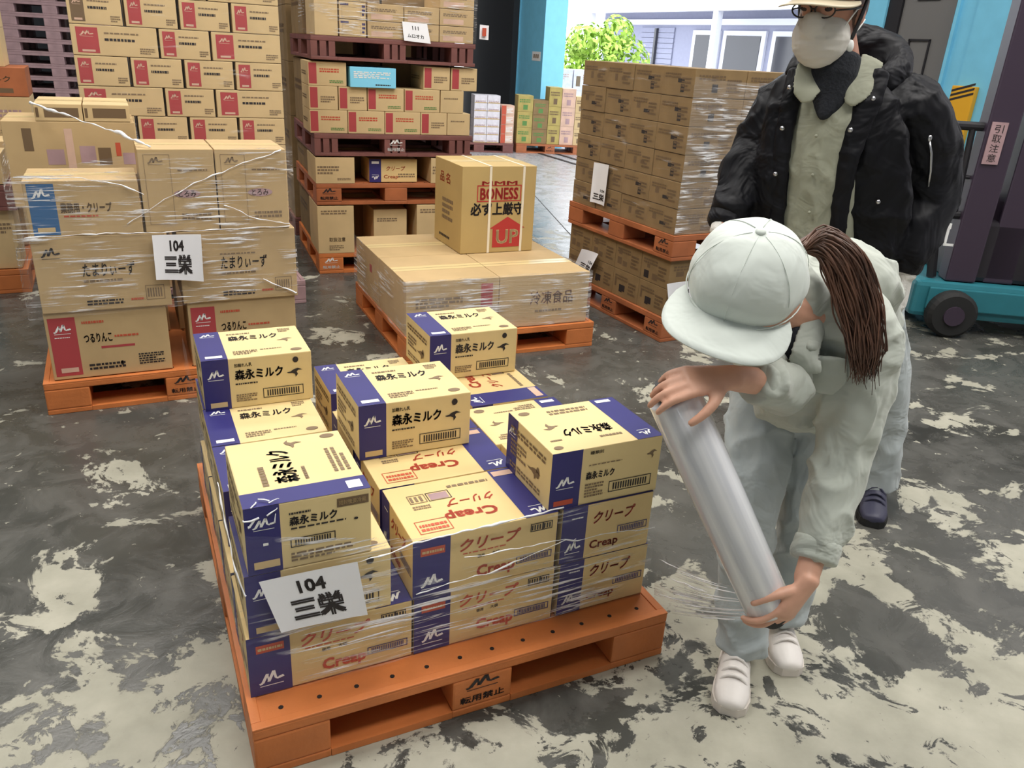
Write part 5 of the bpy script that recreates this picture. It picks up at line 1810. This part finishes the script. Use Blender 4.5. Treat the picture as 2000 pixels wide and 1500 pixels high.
axw = (lw, fwd, aw)
vs, fs = dome(HC + aw * 0.002, axw, (0.112, 0.122, 0.105), PI * 0.60, dent=0.0065, sd=2.0)
b = MB()
b.add([v - WO for v in vs], fs)
cap = b.build('cap', M['capcloth'], wo, True)
sm = cap.modifiers.new('s', 'SUBSURF')
sm.levels = sm.render_levels = 1
vs, fs = visor(HC + aw * 0.002, axw, 0.112, 0.112, 0.095, -0.022, 1.25)
b = MB()
b.add([v - WO for v in vs], fs)
b.build('visor', M['capcloth'], cap, True)
b = MB()
ellipsoid(b, HC + aw * 0.108 - WO, axw, (0.010, 0.010, 0.006))
b.build('button', M['capcloth'], cap, True)
b = MB()
for k in range(6):
    th = PI / 6 + k * PI / 3
    P = []
    for j in range(1, 15):
        ph = PI * 0.58 * j / 14
        P.append(HC + aw * 0.002 + lw * 0.1125 * math.sin(ph) * math.cos(th) + fwd * 0.1225 * math.sin(ph) * math.sin(th) + aw * 0.1055 * math.cos(ph) - WO)
    b.tube(P, 0.0009, 5)
b.build('seam', M['capcloth'], cap, True)
b = MB()
P = [HC + aw * 0.002 + lw * 0.1135 * math.cos(t) * 0.99 + fwd * 0.1225 * math.sin(t) - aw * 0.030 - WO for t in [PI * 2 * k / 40 for k in range(41)]]
b.tube(P, 0.0014, 5)
b.build('sweatband', M['capcloth'], cap, True)
# ponytail through the back of the cap
rnd = random.Random(12)
tail = [Vector(p) for p in ((0.555, 1.600, 1.205), (0.606, 1.610, 1.222), (0.652, 1.590, 1.185), (0.690, 1.562, 1.105), (0.712, 1.540, 1.03), (0.722, 1.530, 0.965))]
b = MB()
wid = (0.020, 0.028, 0.037, 0.040, 0.032, 0.020)
for s_ in range(330):
    a_, r_ = rnd.uniform(0, 2 * PI), math.sqrt(rnd.random())
    jl = rnd.uniform(0.70, 1.0)
    P = []
    for i, p in enumerate(tail):
        t = (tail[min(i + 1, 5)] - tail[max(i - 1, 0)]).normalized()
        q1 = t.orthogonal().normalized()
        q1 = (Vector((0.9, -0.1, 0.3)) - t * Vector((0.9, -0.1, 0.3)).dot(t)).normalized()
        q2 = t.cross(q1)
        w_ = wid[i]
        P.append(p + (q1 * math.cos(a_) * 1.05 + q2 * math.sin(a_) * 0.6) * r_ * w_ + Vector((rnd.gauss(0, 1), rnd.gauss(0, 1), rnd.gauss(0, 1))) * (0.0018 + 0.0012 * i) - WO)
    P[-1] = P[-2].lerp(P[-1], max(0.15, (jl - 0.7) / 0.25))
    Q = []
    for i in range(len(P) - 1):
        for k in range(4):
            t = k / 4
            i0, i3 = max(i - 1, 0), min(i + 2, len(P) - 1)
            Q.append(0.5 * ((2 * P[i]) + (P[i + 1] - P[i0]) * t + (2 * P[i0] - 5 * P[i] + 4 * P[i + 1] - P[i3]) * t * t + (3 * P[i] - P[i0] - 3 * P[i + 1] + P[i3]) * t ** 3))
    Q.append(P[-1])
    nq = len(Q)
    b.tube(Q, [0.0026 * (1 - 0.8 * (k / nq) ** 2) for k in range(nq)], 4)
b.build('ponytail', M['hair'], wo, True)
b = MB()
ellipsoid(b, HC - aw * 0.018 - fwd * 0.012, axw, (0.094, 0.100, 0.092))
o = MB()
o.add([Vector(v) - WO for v in b.v], b.f)
o.build('hair', M['hair'], wo, True)

# ---- the film roll in her hands ---------------------------------------------------------
RT, RB = Vector((0.317, 1.440, 0.938)), Vector((0.588, 1.430, 0.455))
rd = (RB - RT).normalized()
ro = empty('film_roll', RB)
ro.rotation_mode = 'QUATERNION'
ro.rotation_quaternion = Vector((0, 0, 1)).rotation_difference(-rd)
tag(ro, 'long roll of clear stretch film held slanting in both hands', 'film roll')
RL = (RB - RT).length
b = MB()
n = 32
prof = [(RL, 0.022), (RL, 0.050), (RL - 0.006, 0.0525), (RL * 0.5, 0.0535), (0.006, 0.0525), (0.0, 0.050), (0.0, 0.022)]
vs = [(math.cos(2 * PI * k / n) * r, math.sin(2 * PI * k / n) * r, t) for t, r in prof for k in range(n)]
fs = [(i * n + k, i * n + (k + 1) % n, (i + 1) * n + (k + 1) % n, (i + 1) * n + k) for i in range(len(prof) - 1) for k in range(n)]
b.add(vs, [tuple(reversed(f)) for f in fs])
b.build('film', M['roll'], ro, True)
for t0, t1, f0, f1 in ((-0.045, 0.012, -0.030, -0.012), (RL - 0.012, RL + 0.035, RL + 0.006, RL + 0.022)):
    b = MB()
    b.tube([(0, 0, t0), (0, 0, t1)], 0.0245, 20)
    b.tube([(0, 0, f0), (0, 0, f1)], 0.036, 20)
    b.build('core_end', M['blackp'], ro)
# film drawn from the load corner to the roll: gathered towards the low end
A0, A1 = F0.P(1.098, 0.060, 0.105), F0.P(1.092, 0.082, 0.300)
B0, B1 = RT + rd * 0.548 + Vector((-0.02, -0.050, 0)), RT + rd * 0.46 + Vector((-0.02, -0.050, 0))
nu, nv = 40, 24
vs, uv, fs = [], [], []
rnd = random.Random(3)


def pull_at(s_, q):
    p = A0.lerp(A1, q).lerp(B0.lerp(B1, q), s_)
    return p + Vector((0, 0, -0.012 * math.sin(PI * s_))) + Vector((-0.4, -0.9, 0)) * 0.005 * noise.noise(Vector((s_ * 2.0, q * 14, 4))) - fo.location


for i in range(nu + 1):
    for j in range(nv + 1):
        vs.append(pull_at(i / nu, j / nv))
        uv.append((i / nu * 0.45 + 2.0, j / nv * 0.2))
for i in range(nu):
    for j in range(nv):
        k = i * (nv + 1) + j
        fs.append((k, k + nv + 1, k + nv + 2, k + 1))
me = bpy.data.meshes.new('pulled_film')
me.from_pydata(vs, [], fs)
ly = me.uv_layers.new(name='UVMap')
for lp in me.loops:
    ly.data[lp.index].uv = uv[lp.vertex_index]
me.polygons.foreach_set('use_smooth', [True] * len(me.polygons))
me.materials.append(M['filmpull'])
link('pulled_film', me, fo)
for k in range(16):  # thin white strands standing in for highlights along the stretched film
    q = rnd.uniform(0.0, 1.0)
    s0 = rnd.uniform(0, 0.6)
    s1 = min(1.0, s0 + rnd.uniform(0.2, 0.55))
    b = MB()
    b.tube([pull_at(s0 + (s1 - s0) * i / 10, q + 0.02 * noise.noise(Vector((i * 0.3, k, 0)))) for i in range(11)],
           [0.0016 * math.sin(PI * (0.08 + 0.84 * i / 10)) for i in range(11)], 5)
    b.build('glint_strand', M['filmedge'], fo, True)

# ---- the man standing behind ----------------------------------------------------------------
MO = Vector((1.12, 2.66, 0.0))
mo = empty('person', MO)
tag(mo, 'person in open black jacket, helmet and face mask standing behind the other', 'person')
dm, lm = Vector((-0.45, -0.89, 0)).normalized(), Vector((0.89, -0.45, 0)).normalized()
lh, fh, ah = head_basis((0.70, -0.714, 0.0), (-0.695, -0.682, -0.225), (-0.158, -0.155, 0.975))
HM = Vector((0.835, 2.49, 1.688))
b = MB()
ellipsoid(b, HM + ah * 0.02, (lh, fh, ah), (0.078, 0.098, 0.105))
ring_tube(b, [(*(HM + fh * 0.012), 0.072, 0.082), (*(HM - ah * 0.055 + fh * 0.024), 0.066, 0.070), (*(HM - ah * 0.105 + fh * 0.045), 0.042, 0.040)], lh, 14, 4)
ellipsoid(b, HM - ah * 0.012 + fh * 0.105, (lh, fh, ah), (0.014, 0.020, 0.026))
ellipsoid(b, HM - ah * 0.062 + fh * 0.088, (lh, fh, ah), (0.025, 0.010, 0.009))
for sx in (-1, 1):
    ellipsoid(b, HM - ah * 0.008 + lh * 0.080 * sx - fh * 0.012, (lh, fh, ah), (0.010, 0.020, 0.033))
    ellipsoid(b, HM + ah * 0.028 + lh * 0.033 * sx + fh * 0.083, (lh, fh, ah), (0.018, 0.011, 0.012))
    ellipsoid(b, HM - ah * 0.03 + lh * 0.045 * sx + fh * 0.06, (lh, fh, ah), (0.024, 0.022, 0.026))
ring_tube(b, [(*(HM - ah * 0.06 - fh * 0.02), 0.060, 0.062), (0.90, 2.525, 1.54, 0.060, 0.062), (0.94, 2.56, 1.46, 0.11, 0.08)], lm, 14, 4)
ring_tube(b, [(0.96, 2.58, 1.44, 0.15, 0.09), (1.0, 2.62, 1.25, 0.16, 0.11), (1.08, 2.70, 0.95, 0.15, 0.11)], lm, 16, 4)
ring_tube(b, [(1.15, 2.52, 1.43, 0.05), (1.25, 2.545, 1.19, 0.042), (1.20, 2.455, 1.05, 0.034), (1.202, 2.446, 0.985, 0.026)], lm, 12, 5)
ring_tube(b, [(0.81, 2.68, 1.43, 0.05), (0.71, 2.635, 1.24, 0.042), (0.64, 2.52, 1.10, 0.034), (0.62, 2.49, 1.06, 0.028)], lm, 12, 5)
ring_tube(b, [(1.18, 2.69, 0.92, 0.075), (1.36, 2.685, 0.5, 0.052), (1.41, 2.70, 0.1, 0.04)], lm, 12, 5)
ring_tube(b, [(1.03, 2.76, 0.92, 0.075), (1.04, 2.78, 0.5, 0.052), (1.05, 2.80, 0.1, 0.04)], lm, 12, 5)
organic('body', b, 0.0048, M['skinm'], mo, MO, smooth=3)
# work shirt seen in the opening
b = MB()
ring_tube(b, [(0.895, 2.505, 1.50, 0.075, 0.062), (0.885, 2.490, 1.40, 0.105, 0.07), (0.895, 2.490, 1.25, 0.115, 0.07), (0.915, 2.500, 1.08, 0.12, 0.07), (0.93, 2.515, 0.94, 0.12, 0.07)], lm, 16, 5, 0.2)
sh = organic('work_shirt', b, 0.006, M['shirt'], mo, MO, smooth=4, folds=(0.006, (12, 12, 7), 5.0))
for pts in (((0.972, 2.475, 1.575), (0.948, 2.445, 1.535), (0.925, 2.418, 1.490), (0.905, 2.408, 1.452)),
            ((0.800, 2.500, 1.545), (0.792, 2.465, 1.512), (0.790, 2.440, 1.478), (0.792, 2.432, 1.450))):
    b = MB()
    ring_tube(b, [(*p, w, 0.0055) for p, w in zip(pts, (0.034, 0.040, 0.040, 0.016))], (0.75, -0.4, -0.55), 12, 4, 0.5)
    organic('shirt_collar', b, 0.0045, M['shirt'], sh, MO, smooth=2)
b = MB()
ring_tube(b, [(0.875, 2.485, 1.575, 0.064, 0.062), (0.870, 2.475, 1.52, 0.068, 0.062), (0.862, 2.452, 1.46, 0.050, 0.036), (0.848, 2.432, 1.42, 0.022, 0.016), (0.844, 2.428, 1.405, 0.006, 0.006)], lm, 16, 4, 0.3)
organic('neck_warmer', b, 0.005, M['knit'], mo, MO, smooth=3)
for z in (1.36, 1.25, 1.14):
    b = MB()
    ellipsoid(b, Vector((0.836 + (1.36 - z) * 0.12, 2.424 + (1.36 - z) * 0.03, z)) - MO, (X, Y, Z), (0.005, 0.005, 0.005), 8, 5)
    b.build('shirt_button', M['shirt'], sh, True)
# black jacket: back, flanks and two sleeves
b = MB()
ring_tube(b, [(1.09, 2.71, 0.90, 0.225, 0.155), (1.075, 2.69, 1.02, 0.245, 0.170), (1.035, 2.66, 1.22, 0.235, 0.160), (0.995, 2.625, 1.40, 0.225, 0.135), (0.965, 2.60, 1.475, 0.16, 0.105), (0.945, 2.585, 1.51, 0.10, 0.085)], lm, 22, 5, 0.15)
ring_tube(b, [(1.09, 2.56, 1.445, 0.105), (1.16, 2.525, 1.42, 0.098), (1.225, 2.535, 1.28, 0.094), (1.255, 2.54, 1.18, 0.090), (1.222, 2.495, 1.09, 0.082), (1.204, 2.465, 1.035, 0.066), (1.199, 2.458, 1.005, 0.055)], lm, 16, 5, 0.2)
ring_tube(b, [(0.87, 2.655, 1.445, 0.10), (0.80, 2.675, 1.415, 0.092), (0.745, 2.655, 1.30, 0.086), (0.705, 2.625, 1.22, 0.080), (0.665, 2.56, 1.135, 0.068), (0.64, 2.525, 1.095, 0.056)], lm, 16, 5, 0.2)
# left and right fronts beside the open shirt
ring_tube(b, [(0.985, 2.49, 1.49, 0.055, 0.05), (1.00, 2.455, 1.38, 0.095, 0.05), (1.03, 2.46, 1.20, 0.125, 0.06), (1.06, 2.49, 1.02, 0.13, 0.065), (1.07, 2.51, 0.93, 0.125, 0.06)], lm, 16, 5, 0.2)
ring_tube(b, [(0.79, 2.585, 1.49, 0.045, 0.05), (0.765, 2.545, 1.38, 0.055, 0.05), (0.775, 2.545, 1.20, 0.060, 0.06), (0.80, 2.565, 1.02, 0.06, 0.06), (0.81, 2.58, 0.93, 0.06, 0.06)], lm, 16, 5, 0.2)
mj = organic('jacket', b, 0.008, M['jacket'], mo, MO, smooth=5, folds=(0.011, (8, 8, 7), 21.0))
for nm, ch, ref in (('hood', [(0.805, 2.62, 1.515, 0.04, 0.03), (0.86, 2.70, 1.565, 0.055, 0.04), (0.97, 2.735, 1.605, 0.075, 0.055), (1.075, 2.66, 1.585, 0.070, 0.055), (1.085, 2.56, 1.545, 0.055, 0.042), (1.02, 2.485, 1.515, 0.04, 0.028)], (0, 0, 1)),
                    ('lapel', [(0.985, 2.455, 1.54, 0.035, 0.016), (0.958, 2.418, 1.45, 0.040, 0.018), (0.935, 2.402, 1.32, 0.030, 0.018), (0.945, 2.410, 1.15, 0.026, 0.018), (0.965, 2.425, 0.98, 0.026, 0.018)], lm),
                    ('lapel', [(0.785, 2.535, 1.53, 0.030, 0.016), (0.768, 2.500, 1.44, 0.030, 0.016), (0.765, 2.488, 1.30, 0.026, 0.016), (0.785, 2.492, 1.12, 0.024, 0.016), (0.80, 2.50, 0.98, 0.024, 0.016)], lm),
                    ('cuff', [(1.202, 2.460, 1.015, 0.056), (1.198, 2.456, 0.985, 0.052)], lm), ('cuff', [(0.645, 2.532, 1.10, 0.055), (0.63, 2.51, 1.075, 0.052)], lm)):
    b = MB()
    ring_tube(b, ch, ref, 16, 5, 0.5)
    organic(nm, b, 0.006, M['jacket'], mj, MO, smooth=3, folds=(0.003, (14, 14, 14), 2.0))
for p in ((0.968, 2.405, 1.470), (0.915, 2.384, 1.385), (0.752, 2.480, 1.485), (0.748, 2.468, 1.372), (0.752, 2.468, 1.241), (1.04, 2.385, 1.19)):
    b = MB()
    ellipsoid(b, Vector(p) - MO, (X, Y, Z), (0.0075, 0.0075, 0.0075), 10, 6)
    b.build('snap_fastener', M['steel'], mj, True)
b = MB()
b.tube([Vector(p) - MO for p in ((1.165, 2.428, 1.365), (1.178, 2.425, 1.33), (1.192, 2.432, 1.28), (1.200, 2.440, 1.235))], 0.004, 6)
ellipsoid(b, Vector((1.163, 2.426, 1.372)) - MO, (X, Y, Z), (0.007, 0.006, 0.010), 10, 6)
b.build('sleeve_zip', M['steel'], mj, True)
# trousers, shoes, gloves
b = MB()
ring_tube(b, [(1.10, 2.72, 0.98, 0.17, 0.125), (1.11, 2.72, 0.86, 0.175, 0.125)], lm, 18, 4, 0.4)
ring_tube(b, [(1.19, 2.69, 0.90, 0.10, 0.11), (1.29, 2.69, 0.68, 0.088, 0.095), (1.365, 2.695, 0.48, 0.078, 0.085), (1.395, 2.71, 0.28, 0.078, 0.082), (1.415, 2.715, 0.12, 0.084, 0.088), (1.418, 2.715, 0.075, 0.088, 0.092)], lm, 16, 5, 0.15)
ring_tube(b, [(1.03, 2.76, 0.90, 0.10, 0.11), (1.035, 2.77, 0.68, 0.088, 0.095), (1.04, 2.78, 0.48, 0.078, 0.085), (1.05, 2.80, 0.28, 0.078, 0.082), (1.05, 2.80, 0.12, 0.084, 0.088), (1.05, 2.80, 0.075, 0.088, 0.092)], lm, 16, 5, 0.15)
organic('trousers', b, 0.009, M['trousers'], mo, MO, smooth=5, folds=(0.008, (8, 8, 6), 8.0))
shoe(mo, MO, (1.445, 2.775, 0), (1.345, 2.515, 0), M['darkshoe'], M['rubber'], 1.08)
shoe(mo, MO, (1.07, 2.87, 0), (0.97, 2.61, 0), M['darkshoe'], M['rubber'], 1.08)
b = MB()
ring_tube(b, [(1.198, 2.452, 1.005, 0.038), (1.202, 2.447, 0.955, 0.034)], lm, 12, 3, 0.3)
hand(b, (1.204, 2.446, 0.955), (0.06, -0.05, -1.0), (0.75, -0.60, 0.0), (-0.60, -0.75, 0), 1.15, curl=0.30, tcurl=0.1)
organic('glove', b, 0.0042, M['glove'], mo, MO, smooth=3)
b = MB()
ring_tube(b, [(0.632, 2.512, 1.085, 0.036), (0.618, 2.488, 1.05, 0.032)], lm, 12, 3, 0.3)
hand(b, (0.622, 2.495, 1.06), (-0.25, -0.35, -0.90), (-0.75, 0.5, 0.0), (-0.3, -0.9, 0), 1.08, curl=0.35, tcurl=0.1)
organic('glove', b, 0.0042, M['glove'], mo, MO, smooth=3)
# mask, glasses, helmet, chin strap
b = MB()
ellipsoid(b, HM - ah * 0.058 + fh * 0.050, (lh, fh, ah), (0.080, 0.074, 0.082), 20, 12)
ellipsoid(b, HM - ah * 0.020 + fh * 0.100, (lh, fh, ah), (0.036, 0.034, 0.040), 16, 10)
mk_ = organic('face_mask', b, 0.005, M['mask'], mo, MO, smooth=3, folds=(0.0018, (10, 10, 60), 1.0))
b = MB()
for sx in (-1, 1):
    b.tube([HM - ah * 0.025 + lh * 0.070 * sx + fh * 0.055 - MO, HM + ah * 0.010 + lh * 0.082 * sx + fh * 0.02 - MO, HM + ah * 0.015 + lh * 0.088 * sx - fh * 0.02 - MO], 0.0022, 6)
    b.tube([HM - ah * 0.085 + lh * 0.060 * sx + fh * 0.045 - MO, HM - ah * 0.040 + lh * 0.084 * sx - fh * 0.0 - MO, HM - ah * 0.02 + lh * 0.089 * sx - fh * 0.02 - MO], 0.0022, 6)
b.build('ear_loop', M['white'], mk_, True)
b = MB()
for sx in (-1, 1):
    c = HM + ah * 0.022 + lh * 0.034 * sx + fh * 0.104
    ring = [c + lh * 0.029 * math.cos(t) + ah * 0.019 * math.sin(t) - MO for t in [2 * PI * k / 20 for k in range(21)]]
    b.tube(ring, 0.0022, 6)
    b.tube([c + lh * 0.029 * sx - MO, HM + ah * 0.018 + lh * 0.082 * sx + fh * 0.06 - MO, HM + ah * 0.012 + lh * 0.086 * sx - fh * 0.01 - MO], 0.0022, 6)
b.tube([HM + ah * 0.026 + lh * 0.006 + fh * 0.106 - MO, HM + ah * 0.026 - lh * 0.006 + fh * 0.106 - MO], 0.0022, 6)
gl = b.build('glasses', M['blackp'], mo, True)
for sx in (-1, 1):
    b = MB()
    ellipsoid(b, HM + ah * 0.024 + lh * 0.034 * sx + fh * 0.0875 - MO, (lh, fh, ah), (0.013, 0.006, 0.008), 12, 7)
    b.build('eye', M['black'], mo, True)
b = MB()
ellipsoid(b, HM + ah * 0.018 - fh * 0.022, (lh, fh, ah), (0.086, 0.092, 0.095), 18, 12)
o = MB()
o.add([Vector(v) - MO for v in b.v], b.f)
o.build('hair', M['hair'], mo, True)
vs, fs = dome(HM + ah * 0.060, (lh, fh, ah), (0.112, 0.130, 0.115), PI * 0.52)
b = MB()
b.add([v - MO for v in vs], fs)
hl = b.build('helmet', M['cream'], mo, True)
so_ = hl.modifiers.new('t', 'SOLIDIFY')
so_.thickness = 0.004
vs, fs = visor(HM + ah * 0.060, (lh, fh, ah), 0.110, 0.122, 0.055, -0.004, 1.2, th=0.004)
b = MB()
b.add([v - MO for v in vs], fs)
b.build('helmet_brim', M['cream'], hl, True)
for sx in (-1, 1):
    b = MB()
    b.tube([HM + ah * 0.055 + lh * 0.104 * sx - fh * 0.005 - MO, HM - ah * 0.01 + lh * 0.091 * sx + fh * 0.010 - MO, HM - ah * 0.06 + lh * 0.076 * sx + fh * 0.018 - MO, HM - ah * 0.100 + lh * 0.058 * sx + fh * 0.035 - MO], 0.0055, 6)
    b.build('chin_strap', M['blackp'], hl, True)
b = MB()
ellipsoid(b, HM - ah * 0.082 + lh * 0.074 + fh * 0.022 - MO, (lh, fh, ah), (0.010, 0.013, 0.018), 12, 8)
b.build('strap_buckle', M['white'], hl, True)
